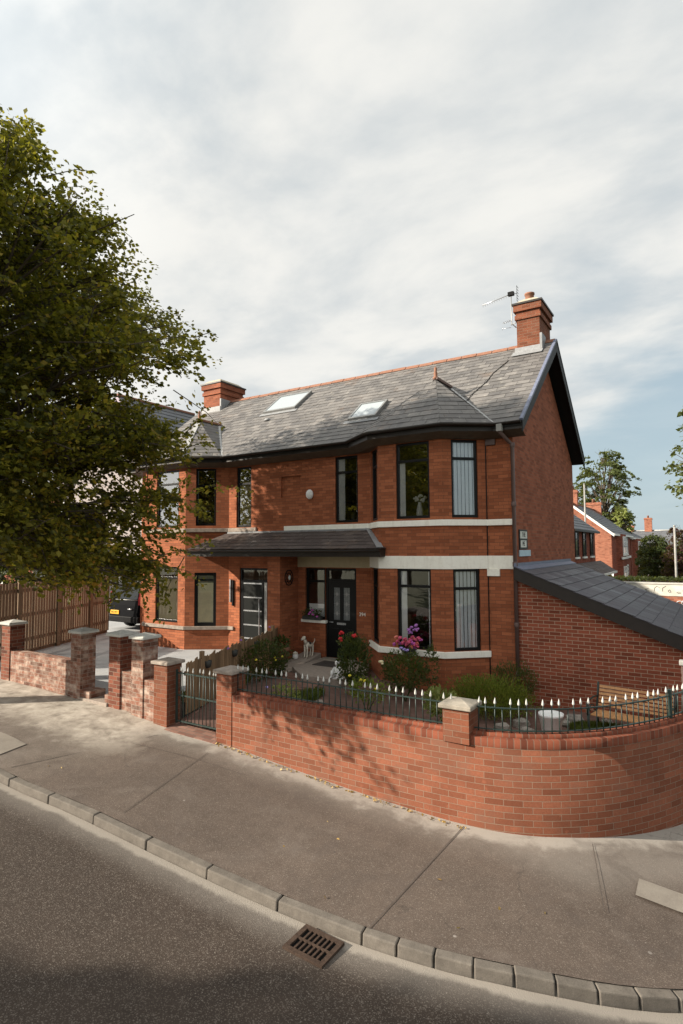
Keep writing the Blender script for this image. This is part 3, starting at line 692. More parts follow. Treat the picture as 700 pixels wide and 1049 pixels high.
# roof
def clip(poly, inside, cut):
    out = []
    for i in range(len(poly)):
        a, b = poly[i], poly[(i+1) % len(poly)]
        ia, ib_ = inside(a), inside(b)
        if ia: out.append(a)
        if ia != ib_: out.append(cut(a, b))
    return out
def clip2(poly, clipper):
    for i in range(len(clipper)):
        p, q = clipper[i], clipper[(i+1) % len(clipper)]
        e = (q[0]-p[0], q[1]-p[1]); f = lambda a: e[0]*(a[1]-p[1])-e[1]*(a[0]-p[0])
        def cut(a, b):
            fa, fb_ = f(a), f(b); t_ = fa/(fa-fb_); return (a[0]+(b[0]-a[0])*t_, a[1]+(b[1]-a[1])*t_)
        poly = clip(poly, lambda a: f(a) >= 0, cut)
        if len(poly) < 3: return []
    return poly
def slate_face(mb, poly3, w=.30, h=.215, th=.009, lift=.014, seed=0, skip=None):
    """lay overlapping slates on a planar polygon; first edge is the eave (left to right seen from outside)"""
    rd = random.Random(seed); P = [Vector(p) for p in poly3]; e = (P[1]-P[0]).normalized()
    n = Vector((0, 0, 0))
    for i in range(len(P)): n += P[i].cross(P[(i+1) % len(P)])
    n.normalize()
    if n.z < 0: n = -n
    u = n.cross(e)
    O = P[0]; flat = [((p-O).dot(e), (p-O).dot(u)) for p in P]
    area = sum(flat[i][0]*flat[(i+1) % len(flat)][1]-flat[(i+1) % len(flat)][0]*flat[i][1] for i in range(len(flat)))
    if area < 0: flat = flat[::-1]
    x0, x1 = min(p[0] for p in flat), max(p[0] for p in flat); y1 = max(p[1] for p in flat)
    to3 = lambda p, o: tuple(O+e*p[0]+u*p[1]+n*o)
    mb.face([to3(p, 0) for p in flat])
    for j in range(int(y1/h)+1):
        off = (j % 2)*.5*w
        for i in range(int((x1-x0)/w)+3):
            a = x0-off+i*w+rd.uniform(-.004, .004); b = a+w-.006; yy = j*h+rd.uniform(-.004, .004)
            q = clip2([(a, yy), (b, yy), (b, yy+h+.05), (a, yy+h+.05)], flat)
            if len(q) < 3 or (skip and skip(q)): continue
            tw = rd.uniform(-.002, .003); o = lambda p: lift+tw-(p[1]-yy)/(h+.05)*(lift-.001)
            top = [to3(p, o(p)+.001) for p in q]; bot = [to3(p, max(.0005, o(p)-th)) for p in q]
            i0 = len(mb.v); k = len(q)
            mb.v += top+bot
            mb.f.append(tuple(range(i0, i0+k))); mb.uv += q; mb.sm.append(False)
            for c in range(k):
                c2 = (c+1) % k; mb.f.append((i0+c, i0+k+c, i0+k+c2, i0+c2)); mb.uv += [(0, 0)]*4; mb.sm.append(False)
EZ = 5.66; RY = 3.2; RZ = EZ+KS*(RY+.35)
rz = lambda y: EZ+KS*(y+.35)
XL, XR = -12.65, .30
rf = MB()
slate_face(rf, [(XL, -.35, EZ), (XR, -.35, EZ), (XR, RY, RZ), (XL, RY, RZ)], seed=1)
slate_face(rf, [(XR, 2*RY+.35, EZ), (XL, 2*RY+.35, EZ), (XL, RY, RZ), (XR, RY, RZ)], w=.6, h=.43, seed=2)
def bay_roof(mb, xa, xb, xc, xd, ax, seed):   # xa,xd on the main eave, xb,xc on the bay eave
    A = (ax, .62, 7.14); yb = (7.14-EZ)/KS-.35; B = (ax, yb, 7.14)
    E1, E2, E3, E4 = (xa, -.35, EZ), (xb, -1.03, EZ), (xc, -1.03, EZ), (xd, -.35, EZ)
    lifted = lambda p: (p[0], p[1], p[2]+.012)
    for k, q in enumerate(([E2, E3, A], [E3, E4, A], [E4, B, A], [E1, E2, A], [B, E1, A])):
        q = [lifted(x) for x in q]
        if k in (2, 4):   # eave corner only: lay the courses level
            q2 = [q[0], q[1], q[2]]
            base = Vector(q[0] if k == 2 else q[1]); 
            # plane through the ridge (along y) and the eave corner; courses run along y
            if k == 2: poly = [base, Vector(q[2]), Vector(q[1])] if False else [q[0], q[1], q[2]]
            else: poly = [q[0], q[1], q[2]]
            n = (Vector(poly[1])-Vector(poly[0])).cross(Vector(poly[2])-Vector(poly[0])).normalized()
            if n.z < 0: n = -n
            e = Vector((0, 1, 0)) if n.x > 0 else Vector((0, -1, 0)); u = n.cross(e); O = base
            flat = [((Vector(p)-O).dot(e), (Vector(p)-O).dot(u)) for p in poly]
            x_lo = min(p[0] for p in flat)
            # embed: pass a polygon whose first edge is the level line through the corner
            lvl = [tuple(O+e*(x_lo-.01)), tuple(O+e*(x_lo))]
            slate_poly(mb, poly, O, e, u, n, seed+k)
        else: slate_face(mb, q, seed=seed+k)
    return A, B, (E1, E2, E3, E4)
def slate_poly(mb, poly, O, e, u, n, seed, w=.30, h=.215):
    flat = [((Vector(p)-O).dot(e), (Vector(p)-O).dot(u)) for p in poly]
    area = sum(flat[i][0]*flat[(i+1) % 3][1]-flat[(i+1) % 3][0]*flat[i][1] for i in range(3))
    if area < 0: flat = flat[::-1]
    rd = random.Random(seed); x0, x1 = min(p[0] for p in flat), max(p[0] for p in flat); y1 = max(p[1] for p in flat)
    to3 = lambda p, o: tuple(O+e*p[0]+u*p[1]+n*o)
    mb.face([to3(p, 0) for p in flat])
    for j in range(int(y1/h)+1):
        for i in range(int((x1-x0)/w)+3):
            a = x0-(j % 2)*.5*w+i*w; b = a+w-.006; yy = j*h
            q = clip2([(a, yy), (b, yy), (b, yy+h+.05), (a, yy+h+.05)], flat)
            if len(q) < 3: continue
            tw = rd.uniform(0, .003)
            mb.face([to3(p, .014+tw-(p[1]-yy)/(h+.05)*.012) for p in q], uv=q)
A_R, B_R, E_R = bay_roof(rf, -4.05, -3.12, -1.26, -.32, -2.05, 20)
A_L, B_L, E_L = bay_roof(rf, -12.3, -11.45, -9.36, -8.40, -10.35, 40)
roof = link_mesh('roof', rf.v, rf.f, rf.uv, rf.sm, 'slate', house, merge=False)
# underside slab, soffits, verges
m = MB()
for (ya, za, yb_, zb) in ((-.35, EZ, RY, RZ), (2*RY+.35, EZ, RY, RZ)):
    P = [(XL, ya, za-.01), (XR-.002, ya, za-.01), (XR-.002, yb_, zb-.01), (XL, yb_, zb-.01)]
    m.hexa([(x, y, z-.09) for x, y, z in P]+P)
m.build('roof_boarding', 'barge_black', roof)
m = MB()
for (ya, za) in ((-.36, EZ), (2*RY+.36, EZ)):
    for X in (XR, XL-.03):
        m = MB(); m.hexa([(X-.0, ya, za-.25), (X+.03, ya, za-.25), (X+.03, RY, RZ-.30), (X, RY, RZ-.30), (X, ya, za-.0), (X+.03, ya, za-.0), (X+.03, RY, RZ-.0), (X, RY, RZ-.0)])
        m.build('bargeboard', 'barge_black', roof, bevel=.004)
m = MB()
a, b = (XR+.0, -.37, EZ+.02), (XR+.0, RY, RZ+.02); m.beam(a, b, .07, .05, up=(0, -KS, 1)); m.build('verge', 'blue_lead', roof)
m = MB()
a, b = (XR+.0, 2*RY+.37, EZ+.02), (XR+.0, RY, RZ+.02); m.beam(a, b, .08, .04, up=(0, KS, 1)); m.build('verge', 'barge_black', roof)
# ridge tiles, hips, finials, lead
m = MB()
x = XL
while x < XR-.05:
    L_ = min(.44, XR-x); dz = random.uniform(-.006, .006)
    for sgn in (1, -1):
        for (d0, d1) in ((0, .10),):
            a0 = (x, RY, RZ+.065+dz); a1 = (x+L_-.008, RY, RZ+.065+dz); b1 = (x+L_-.008, RY-sgn*.10, RZ-.03+dz); b0 = (x, RY-sgn*.10, RZ-.03+dz)
            q = [a0, b0, b1, a1] if sgn > 0 else [a0, a1, b1, b0]; m.face(q)
            m.face([(p[0], p[1], p[2]-.02) for p in reversed(q)]); m.face([b0, (b0[0], b0[1], b0[2]-.02), (b1[0], b1[1], b1[2]-.02), b1])
    x += .45
m.build('ridge_tiles', 'terracotta', roof)
for A, B, E in ((A_R, B_R, E_R), (A_L, B_L, E_L)):
    m = MB(); m.beam((A[0], A[1]-.05, A[2]+.04), (B[0], B[1]+.05, B[2]+.04), .15, .07); m.build('bay_ridge', 'terracotta' if A is A_L else 'brown_pipe', roof, bevel=.01)
    m = MB(); m.lathe((A[0], A[1], A[2]+.02), [(.06, 0), (.075, .05), (.04, .09), (.05, .16), (.03, .22), (.045, .28), (.0, .34)], 10); m.build('finial', 'terracotta', roof)
    m = MB()
    for e in (E[3], E[0]):
        a = Vector(e)+Vector((0, .05, .045)); b = Vector(B)+Vector((0, 0, .03)); m.beam(a, b, .26 if A is A_L else .17, .012)
    for e in ((E[1], E[2]) if A is A_L else ()):
        a = Vector(e)+Vector((0, .02, .035)); b = Vector(A)+Vector((0, 0, .03)); m.beam(a, b, .05 if A is A_R else .14, .03)
    m.build('lead_flashing', 'lead_pale', roof)
# fascia, soffit and gutter along the eaves
eave = [(XL, -.35), (-12.3, -.35), (-11.45, -1.03), (-9.36, -1.03), (-8.40, -.35), (-4.05, -.35), (-3.12, -1.03), (-1.26, -1.03), (-.32, -.35), (XR, -.35)]
def off_path(path, o):
    pts = [Vector(p) for p in path]; nr = [Vector(((b-a).normalized().y, -(b-a).normalized().x)) for a, b in zip(pts[:-1], pts[1:])]; out = []
    for i, p in enumerate(pts):
        if i == 0: q = p+nr[0]*o
        elif i == len(pts)-1: q = p+nr[-1]*o
        else: n_ = (nr[i-1]+nr[i]).normalized(); q = p+n_*(o/n_.dot(nr[i]))
        out.append((q.x, q.y))
    return out
m = MB(); ip = off_path(eave, -.03); ip2 = off_path(eave, -.26)
for i in range(len(ip)-1):
    m.face([(*ip[i], 5.50), (*ip[i+1], 5.50), (*ip[i+1], 5.65), (*ip[i], 5.65)])
m.build('fascia', 'dark_fascia', roof)
m = MB()
for i in range(len(ip)-1):
    m.face([(*ip2[i], 5.385), (*ip2[i+1], 5.385), (*ip[i+1], 5.50), (*ip[i], 5.50)]); m.face([(*[(a+b)/2 for a, b in zip(ip2[i], ip2[i])], 5.385), (ip2[i][0], .02, 5.385), (ip2[i+1][0], .02, 5.385), (*ip2[i+1], 5.385)])
m.build('soffit', 'soffit_brown', roof)
def gutter(parent, path, z, r=.055, mat='dark_fascia'):
    pts = off_path(path, .045); m = MB(); n = 8
    prof = [(math.cos(math.pi+math.pi*k/n)*r, math.sin(math.pi+math.pi*k/n)*r) for k in range(n+1)]
    prof += [(p[0]*.86, p[1]*.86) for p in reversed(prof)]
    rings = []
    P0 = [off_path(path, .045+o) for o, _ in prof]
    for i in range(len(path)-1):
        for k in range(len(prof)-1):
            a, b = P0[k], P0[k+1]
            m.face([(*a[i], z+prof[k][1]), (*a[i+1], z+prof[k][1]), (*b[i+1], z+prof[k+1][1]), (*b[i], z+prof[k+1][1])], smooth=True)
    for i in (0, len(path)-1): m.face([(*P0[k][i], z+prof[k][1]) for k in range(n+1)])
    return m.build('gutter', mat, parent)
gutter(roof, eave, EZ-.005, mat='brown_pipe' if False else 'dark_fascia')
m = MB(); m.tube([(-.16, -.40, 5.58), (-.16, -.40, 5.46), (-.05, -.16, 5.28), (.01, -.06, 5.20), (.01, -.06, -.37)], .042, 10); o = m.build('downpipe', 'brown_pipe', house)
for z in (5.2, 3.9, 2.6, 1.3):
    m = MB(); m.lathe((.01, -.06, z), [(.052, -.05), (.056, -.04), (.056, .04), (.052, .05)], 10); m.build('pipe_collar', 'brown_pipe', o)
m = MB(); m.box(-.22, -.10, -.46, -.34, 5.46, 5.62); m.build('hopper', 'concrete_pole', o, bevel=.01)
# chimneys
def chimney(x0, x1, y0, y1, zb, zt, pots, label):
    m = MB(); m.box(x0, x1, y0, y1, zb, zt-.42); o = m.build('chimney', 'gable_brick' if x0 < -5 else 'wall_brick', house); o['label'] = label
    m = MB(); m.box(x0-.04, x1+.04, y0-.04, y1+.04, zt-.42, zt-.30); m.box(x0-.01, x1+.01, y0-.01, y1+.01, zt-.30, zt-.20); m.box(x0-.07, x1+.07, y0-.07, y1+.07, zt-.20, zt-.02); m.build('chimney_band', 'gable_brick' if x0 < -5 else 'wall_brick', o)
    m = MB(); m.box(x0-.10, x1+.10, y0-.10, y1+.10, zt-.02, zt+.03); m.build('chimney_slab', 'dark_fascia', o)
    m = MB(); m.hexa([(x0-.05, y0-.05, zt+.03), (x1+.05, y0-.05, zt+.03), (x1+.05, y1+.05, zt+.03), (x0-.05, y1+.05, zt+.03), (x0+.12, y0+.12, zt+.17), (x1-.12, y0+.12, zt+.17), (x1-.12, y1-.12, zt+.17), (x0+.12, y1-.12, zt+.17)]); m.build('flaunching', 'mortar_flaunch', o)
    for px, py, h in pots:
        m = MB(); m.lathe((px, py, zt+.13), [(.125, 0), (.12, .02), (.115, h-.05), (.135, h-.04), (.135, h), (.10, h), (.095, .1)], 14); m.build('chimney_pot', 'terracotta', o)
    return o
ch = chimney(-.62, -.02, 2.85, 4.05, 7.9, 9.52, [(-.32, 3.1, .22), (-.32, 3.75, .16)], 'red brick chimney with a single tall pot by the gable')
m = MB(); m.hexa([(-.68, 2.80, 8.08), (.02, 2.80, 8.08), (.02, 2.84, 8.13), (-.68, 2.84, 8.13), (-.68, 2.80, 8.20), (.02, 2.80, 8.20), (.02, 2.84, 8.34), (-.68, 2.84, 8.34)]); m.beam((-.33, 2.62, 8.03+.03), (-.33, 2.84, 8.22), .8, .012, up=(0, -1, 1)); m.box(-.01, .05, 2.78, 3.2, 8.15, 8.62); m.build('chimney_flashing', 'lead', ch)
ch2 = chimney(-12.3, -11.45, 2.7, 3.9, 7.7, 9.12, [], 'low red brick chimney at the far end of the roof')
m = MB(); m.box(-12.34, -11.41, 2.64, 2.69, 8.0, 8.22); m.box(-11.44, -11.38, 2.66, 3.3, 8.0, 8.5); m.build('chimney_flashing', 'lead', ch2)
# TV aerial on the chimney
m = MB(); m.tube([(-.66, 2.95, 8.95), (-.78, 2.95, 9.08), (-.78, 2.95, 10.0)], .014, 6); m.tube([(-.62, 2.85, 9.05), (-.80, 2.95, 9.05)], .012, 6); m.tube([(-.80, 2.95, 9.32), (-.45, 2.95, 9.36)], .008, 5)
o = m.build('aerial', 'grey_metal', house); o['label'] = 'television aerial strapped to the chimney'
m = MB(); m.tube([(-.75, 2.95, 9.92), (-1.55, 2.80, 9.72)], .012, 6)
for k in range(13):
    f = k/12; x = -.78-.74*f; y = 2.944-.14*f; z = 9.912-.185*f; m.tube([(x, y, z-.065), (x, y, z+.065)], .004, 4)
m.build('boom', 'silver_metal', o)
m = MB(); m.box(-.86, -.70, 2.9, 3.0, 9.87, 9.97); 
for k in range(6): m.tube([(-.62, 2.93, 9.70+k*.08), (-.62, 3.1, 9.70+k*.08)], .006, 4)
m.tube([(-.62, 2.95, 9.68), (-.62, 2.95, 10.12)], .006, 4); m.tube([(-.62, 2.95, 9.9), (-.78, 2.95, 9.9)], .008, 4); m.build('reflector', 'print_dark', o)
m = MB(); m.tube([(-.80, 2.95, 8.98), (-1.02, 2.9, 8.98)], .006, 4); m.tube([(-1.02, 2.9, 8.93), (-1.02, 2.9, 9.03)], .005, 4)
for k in range(4): m.tube([(-.84-.05*k, 2.86, 9.18-.01*k), (-.84-.05*k, 3.03, 9.18-.01*k)], .005, 4)
m.tube([(-.78, 2.95, 9.18), (-1.03, 2.95, 9.14)], .006, 4); m.build('small_aerial', 'silver_metal', o)
m = MB(); pts = [(-.70, 2.8, 8.10), (-.78, 2.4, rz(2.4)+.03), (-1.0, 1.9, rz(1.9)+.03), (-1.05, 1.5, rz(1.5)+.03), (-1.25, 1.0, rz(1.0)+.03), (-1.3, .6, rz(.6)+.04), (-1.15, .0, rz(0)+.04), (-1.1, -.2, rz(-.2)+.05)]
m.tube(pts, .010, 5); m.build('aerial_cable', 'black_plastic', o)
# roof lights
def skylight(x0, x1, y0, y1, label):
    P = lambda x, y, o: (x, y-o*KS/math.hypot(1, KS)*1, rz(y)+o/math.hypot(1, KS))
    m = MB(); w = .06
    for (a, b, c, d_) in ((x0, x1, y0, y0+w), (x0, x1, y1-w, y1), (x0, x0+w, y0+w, y1-w), (x1-w, x1, y0+w, y1-w)):
        m.hexa([P(a, c, .0), P(b, c, .0), P(b, d_, .0), P(a, d_, .0), P(a, c, .10), P(b, c, .10), P(b, d_, .10), P(a, d_, .10)])
    o = m.build('skylight', 'grey_metal' if True else '', roof, bevel=.004); o['label'] = label
    m = MB(); m.face([P(x0+w, y0+w, .085), P(x1-w, y0+w, .085), P(x1-w, y1-w, .085), P(x0+w, y1-w, .085)]); m.build('pane', 'sky_pane', o)
    m = MB(); e = .10; m.hexa([P(x0-e, y0-.12, .02), P(x1+e, y0-.12, .02), P(x1+e, y0, .02), P(x0-e, y0, .02), P(x0-e, y0-.12, .032), P(x1+e, y0-.12, .032), P(x1+e, y0, .032), P(x0-e, y0, .032)]); m.build('apron', 'lead', o)
t = NT('sky_pane'); M['sky_pane'] = t.done(t.bsdf((.36, .40, .42), .06, .9))
skylight(-8.60, -7.30, 1.78, 2.72, 'large roof light near the ridge'); skylight(-4.60, -3.74, .58, 1.32, 'small roof light low on the slope')
m = MB(); m.lathe((-8.1, 1.35, rz(1.35)), [(.09, 0), (.08, .05), (.05, .08), (.0, .085)], 10, 1.3, .8); m.build('roof_vent', 'lead', roof)

# porch roof shared by both front doors
pr = MB()
PA, PB, PT, PTL = (-9.15, -.98, 2.95), (-2.80, -.98, 2.95), (-3.66, .0, 3.44), (-8.45, 0, 3.44)
slate_face(pr, [PA, PB, PT, PTL], w=.26, h=.19, seed=5); slate_face(pr, [PB, (-2.80, .0, 2.95), PT], w=.26, h=.19, seed=6); slate_face(pr, [(-9.15, 0, 2.95), PA, PTL], w=.26, h=.19, seed=7)
porch = link_mesh('porch_roof', pr.v, pr.f, pr.uv, pr.sm, 'porch_slate', house, merge=False)
m = MB(); m.box(-9.13, -2.82, -.96, -.90, 2.76, 2.94); m.box(-2.88, -2.82, -.90, -.70, 2.76, 2.94); m.box(-9.13, -2.9, -.90, -.002, 2.78, 2.82); m.build('fascia', 'dark_fascia', porch)
gutter(porch, [(-9.15, -.98), (-2.80, -.98)], 2.93, .045)
m = MB(); m.beam((-2.82, -.96, 2.985), (-3.66, .0, 3.475), .16, .012); m.box(-8.45, -3.64, -.06, .0, 3.41, 3.465)
m.build('lead_flashing', 'lead', porch)
# garage / lean-to against the gable
LX = 4.6; lz = lambda x: 2.54-.405*x
m = MB(); m.face([(.0, .0, -1.0), (LX, 0, -1.0), (LX, 0, lz(LX)-.02), (0, 0, 2.5)]); m.face([(LX, 0, -1.), (LX, 5.5, -1.), (LX, 5.5, lz(LX)-.02), (LX, 0, lz(LX)-.02)]); m.face([(LX, 5.5, -1), (.003, 5.5, -1), (.003, 5.5, 2.5), (LX, 5.5, lz(LX)-.02)])
lean = m.build('lean_to', 'lean_brick', house); lean['label'] = 'single storey brick lean-to with a sloping dark tiled roof'
lr = MB()
# slope falls towards +x: courses run along y
def slope_tiles(mb, x0, x1, y0, y1, zf, w, h, seed):
    rd = random.Random(seed); n = int((x1-x0)/h)
    for i in range(n+1):
        xa = x1-i*h; xb = max(x0, xa-h-.04)
        if xa <= x0: break
        off = (i % 2)*w/2; y = y0-off
        while y < y1:
            a, b = max(y, y0), min(y+w-.008, y1); y += w
            if b-a < .02: continue
            l = .022+rd.uniform(0, .003)
            top = [(xa, a, zf(xa)+l), (xa, b, zf(xa)+l), (xb, b, zf(xb)+.006), (xb, a, zf(xb)+.006)]
            i0 = len(mb.v); mb.v += top+[(p[0], p[1], p[2]-.012) for p in top]
            for q in ((0, 1, 2, 3), (0, 4, 5, 1), (3, 7, 4, 0), (1, 5, 6, 2)): mb.f.append(tuple(i0+k for k in q)); mb.uv += [(0, 0)]*4; mb.sm.append(False)
slope_tiles(lr, .03, LX+.15, -.16, 5.6, lz, .45, .27, 9)
lo = link_mesh('lean_to_roof', lr.v, lr.f, lr.uv, lr.sm, 'lean_slate', lean, merge=False)
m = MB(); m.hexa([(.0, -.14, lz(0)-.27), (LX+.15, -.14, lz(LX+.15)-.27), (LX+.15, -.10, lz(LX+.15)-.27), (.0, -.10, lz(0)-.27), (.0, -.14, lz(0)), (LX+.15, -.14, lz(LX+.15)), (LX+.15, -.10, lz(LX+.15)), (.0, -.10, lz(0))])
m.hexa([(.0, -.10, lz(0)-.27), (LX+.15, -.10, lz(LX+.15)-.27), (LX+.15, -.002, lz(LX+.15)-.27), (.0, -.002, lz(0)-.27), (.0, -.10, lz(0)-.24), (LX+.15, -.10, lz(LX+.15)-.24), (LX+.15, -.002, lz(LX+.15)-.24), (.0, -.002, lz(0)-.24)])
m.build('verge_board', 'dark_fascia', lean)
m = MB(); m.box(.001, .05, -.14, 5.6, 2.50, 2.62); m.hexa([(.0, -.15, 2.555), (.2, -.15, 2.475), (.2, 5.6, 2.475), (.0, 5.6, 2.555), (.0, -.15, 2.575), (.2, -.15, 2.495), (.2, 5.6, 2.495), (.0, 5.6, 2.575)]); m.build('lead_flashing', 'blue_lead', lean)

def text_mesh(name, s, loc, size, mat, parent, rot=(R(90), 0, 0), ext=.002, align='CENTER'):
    cu = bpy.data.curves.new(name, 'FONT'); cu.body = s; cu.size = size; cu.extrude = ext; cu.align_x = align; cu.align_y = 'CENTER'
    tmp = bpy.data.objects.new(name, cu); COL.objects.link(tmp)
    dg = bpy.context.evaluated_depsgraph_get(); me = bpy.data.meshes.new_from_object(tmp.evaluated_get(dg)); bpy.data.objects.remove(tmp)
    me.materials.clear(); me.materials.append(M[mat])
    o = bpy.data.objects.new(name, me); COL.objects.link(o); o.parent = parent; o.location = Vector(loc)-rootloc(parent); o.rotation_euler = rot
    return o
# signs on the house
sg = thing('street_sign', (.0, .55, 2.9), 'small black edged street sign with two lines of lettering on the side gable', 'sign')
m = MB(); m.box(.004, .03, .28, .92, 2.92, 3.36); m.build('sign_back', 'letter_black', sg, bevel=.003)
m = MB(); m.box(.03, .036, .31, .86, 3.16, 3.32); m.box(.03, .036, .34, .80, 2.96, 3.12); m.build('sign_face', 'sign_white', sg)
text_mesh('lettering', 'THE', (.038, .58, 3.24), .15, 'letter_black', sg, (R(90), 0, R(90))); text_mesh('lettering', 'ME', (.038, .56, 3.04), .15, 'letter_black', sg, (R(90), 0, R(90)))
sg = thing('name_plate', (.0, .7, 2.75), 'plain pale blue plate fixed below the black edged street sign', 'sign')
m = MB(); m.box(.004, .03, .26, 1.17, 2.76, 2.90); m.build('plate', 'sign_blue', sg, bevel=.004)
hn = thing('house_number', (-3.93, -.02, 1.3), 'white house number 394 beside the black front door', 'sign')
text_mesh('digits', '394', (-3.86, -.012, 1.30), .13, 'white_paint', hn)
op = thing('wall_plaque', (-5.62, -.1, 2.1), 'round black scrollwork lamp bracket with a small pale centre on the porch wall', 'wall ornament')
m = MB()
cx, cy, cz = -5.865, -.42, 2.20
m.tube([(cx, cy+.17*math.cos(a), cz+.20*math.sin(a)) for a in np.linspace(0, 2*math.pi, 21)], .012, 5)
m.tube([(cx, cy+.10*math.cos(a), cz+.12*math.sin(a)) for a in np.linspace(0, 2*math.pi, 17)], .010, 5)
for a in (45, 135, 225, 315): m.tube([(cx, cy+.10*math.cos(R(a)), cz+.12*math.sin(R(a))), (cx, cy+.17*math.cos(R(a)), cz+.2*math.sin(R(a)))], .008, 4)
m.build('scroll_ring', 'print_dark', op)
m = MB(); m.ball((cx+.02, cy, cz), .045, 10, 6, (.5, 1, 1.5)); m.build('centre', 'sign_white', op)
wl = thing('wall_light', (-8.3, -.03, 1.6), 'tall slim wall light of dark and steel strips beside the modern grey door', 'light')
m = MB(); m.box(-8.335, -8.295, -.06, -.002, 1.42, 2.08); m.build('steel_strip', 'silver_metal', wl); m = MB(); m.box(-8.25, -8.20, -.05, -.002, 1.32, 2.06); m.build('dark_strip', 'print_dark', wl)

# ------------------------------------------------------------------ walls round the gardens
def pier(parent, x0, x1, y0, y1, zb, zt, mat, capmat, cap=.055, over=.045, pitch=.05, name='pier'):
    m = MB(); m.box(x0, x1, y0, y1, zb, zt); p = m.build(name, mat, parent)
    m = MB(); a, b, c, d_ = x0-over, x1+over, y0-over, y1+over; z = zt+.001; mx, my = (a+b)/2, (c+d_)/2
    m.box(a, b, c, d_, z, z+cap)
    k = .30
    m.hexa([(a+.004, c+.004, z+cap), (b-.004, c+.004, z+cap), (b-.004, d_-.004, z+cap), (a+.004, d_-.004, z+cap), (mx-.02, my-.02, z+cap+pitch), (mx+.02, my-.02, z+cap+pitch), (mx+.02, my+.02, z+cap+pitch), (mx-.02, my+.02, z+cap+pitch)])
    m.build('cap_stone', capmat, p, bevel=.012)
    return p
bw = thing('garden_wall', (0, -5.6, 0), 'low orange brick garden wall that curves round the street corner', 'wall')
WC = smooth_path([(-3.0, -5.69), (-2, -5.695), (-.6, -5.70), (.4, -5.69), (1.0, -5.66), (1.32, -5.60), (1.6, -5.50), (1.9, -5.34), (2.25, -5.07), (2.6, -4.70), (2.95, -4.18), (3.2, -3.70), (3.45, -3.1), (3.62, -2.4), (3.7, -1.6), (3.75, -.9)], 2)
WI = off_path(WC, -.22); TOP = .63
def curve_wall(mb, out, inn, zb, zt, extra=0):
    s = 0
    for i in range(len(out)-1):
        a, b, c, d_ = out[i], out[i+1], inn[i+1], inn[i]; L_ = math.dist(a, b)
        zb0 = zb(*a) if callable(zb) else zb; zb1 = zb(*b) if callable(zb) else zb
        mb.face([(*a, zb0), (*b, zb1), (*b, zt), (*a, zt)], uv=[(s, zb0), (s+L_, zb1), (s+L_, zt), (s, zt)], smooth=True)
        mb.face([(*c, zb1), (*d_, zb0), (*d_, zt), (*c, zt)], uv=[(s+L_, zb1), (s, zb0), (s, zt), (s+L_, zt)], smooth=True)
        mb.face([(*a, zt), (*b, zt), (*c, zt), (*d_, zt)], uv=[(s, .5), (s+L_, .5), (s+L_, .6), (s, .6)])
        s += L_
    for i in (0, -1): mb.face([(*out[i], -.9), (*inn[i], -.9), (*inn[i], zt), (*out[i], zt)])
m = MB(); curve_wall(m, WC, WI, lambda x, y: H(x)-.4, TOP-.105); m.build('wall', 'wall_brick', bw)
m = MB(); curve_wall(m, off_path(WC, .002), off_path(WI, -.002), TOP-.104, TOP); m.build('coping', 'coping_brick', bw)
m = MB(); curve_wall(m, off_path(WC, -.08), off_path(WC, -.19), TOP+.001, TOP+.045); m.build('coping_upstand', 'coping_brick', bw)
pier(bw, -3.27, -2.94, -5.702, -5.372, -.6, .95, 'wall_brick', 'dark_cap_stone')
pier(bw, .655, 1.0, -5.695, -5.36, TOP-.103, .94, 'wall_brick', 'cap_stone')

# railings on the wall
class Path:
    def __init__(s, P): s.P = np.array(P); s.d = np.r_[0, np.cumsum(np.linalg.norm(np.diff(s.P, axis=0), axis=1))]
    def at(s, q): return (float(np.interp(q, s.d, s.P[:, 0])), float(np.interp(q, s.d, s.P[:, 1])))
    def where(s, fn): k = [i for i, p in enumerate(s.P) if fn(p)]; return s.d[k[0]]
MID = Path(off_path(WC, -.13))
def make_picket(root, loc, zb, zr, zt, mat='iron_green', tip=True, first={}):
    """a railing bar with its pale spear tip; meshes are shared between bars"""
    key = (round(zr-zb, 3), round(zt-zb, 3), tip, mat)
    if key not in first:
        m = MB(); m.tube([(0, 0, 0), (0, 0, zt-zb if tip else zr-zb)], .0075, 6); b = m.build('picket', mat, None)
        sp = None
        if tip:
            m = MB(); m.lathe((0, 0, zt-zb-.005), [(.008, 0), (.015, .012), (.016, .022), (.010, .05), (.0, .088)], 8); sp = m.build('spear_tip', 'tip_white', b)
        first[key] = (b, sp); new = (b, sp)
    else:
        b0, s0 = first[key]; b = b0.copy(); COL.objects.link(b); sp = None
        if s0: sp = s0.copy(); COL.objects.link(sp); sp.parent = b
    b.parent = root; b.location = Vector((*loc, zb))-root.location; b.rotation_euler = (random.gauss(0, .018), random.gauss(0, .018), random.uniform(0, 6))
    return b
def railing(name, s0, s1, label, group=None, spacing=.098):
    c = MID.at((s0+s1)/2); root = thing(name, (c[0], c[1], TOP), label, 'railing', group)
    zb, zr, zt = TOP+.0, TOP+.34, TOP+.385
    n = int((s1-s0)/.12); pts = [MID.at(s0+(s1-s0)*i/n) for i in range(n+1)]
    for nm, z in (('top_rail', zr), ('bottom_rail', TOP+.075)):
        m = MB()
        for a, b in zip(pts[:-1], pts[1:]): m.beam((*a, z), (*b, z), .028, .012)
        m.build(nm, 'iron_green', root)
    k = int((s1-s0)/spacing)
    for i in range(1, k+1):
        s = s0+(s1-s0)*(i-.5)/k; make_picket(root, MID.at(s), zb, zr, zt, tip=(i % 4 != 0))
    return root
sp0 = MID.where(lambda p: p[0] > .62); sp1 = MID.where(lambda p: p[0] > 1.0); spE = MID.where(lambda p: p[1] > -3.72)
railing('railing', .02, sp0, 'straight green railing with white spear tips along the garden wall')
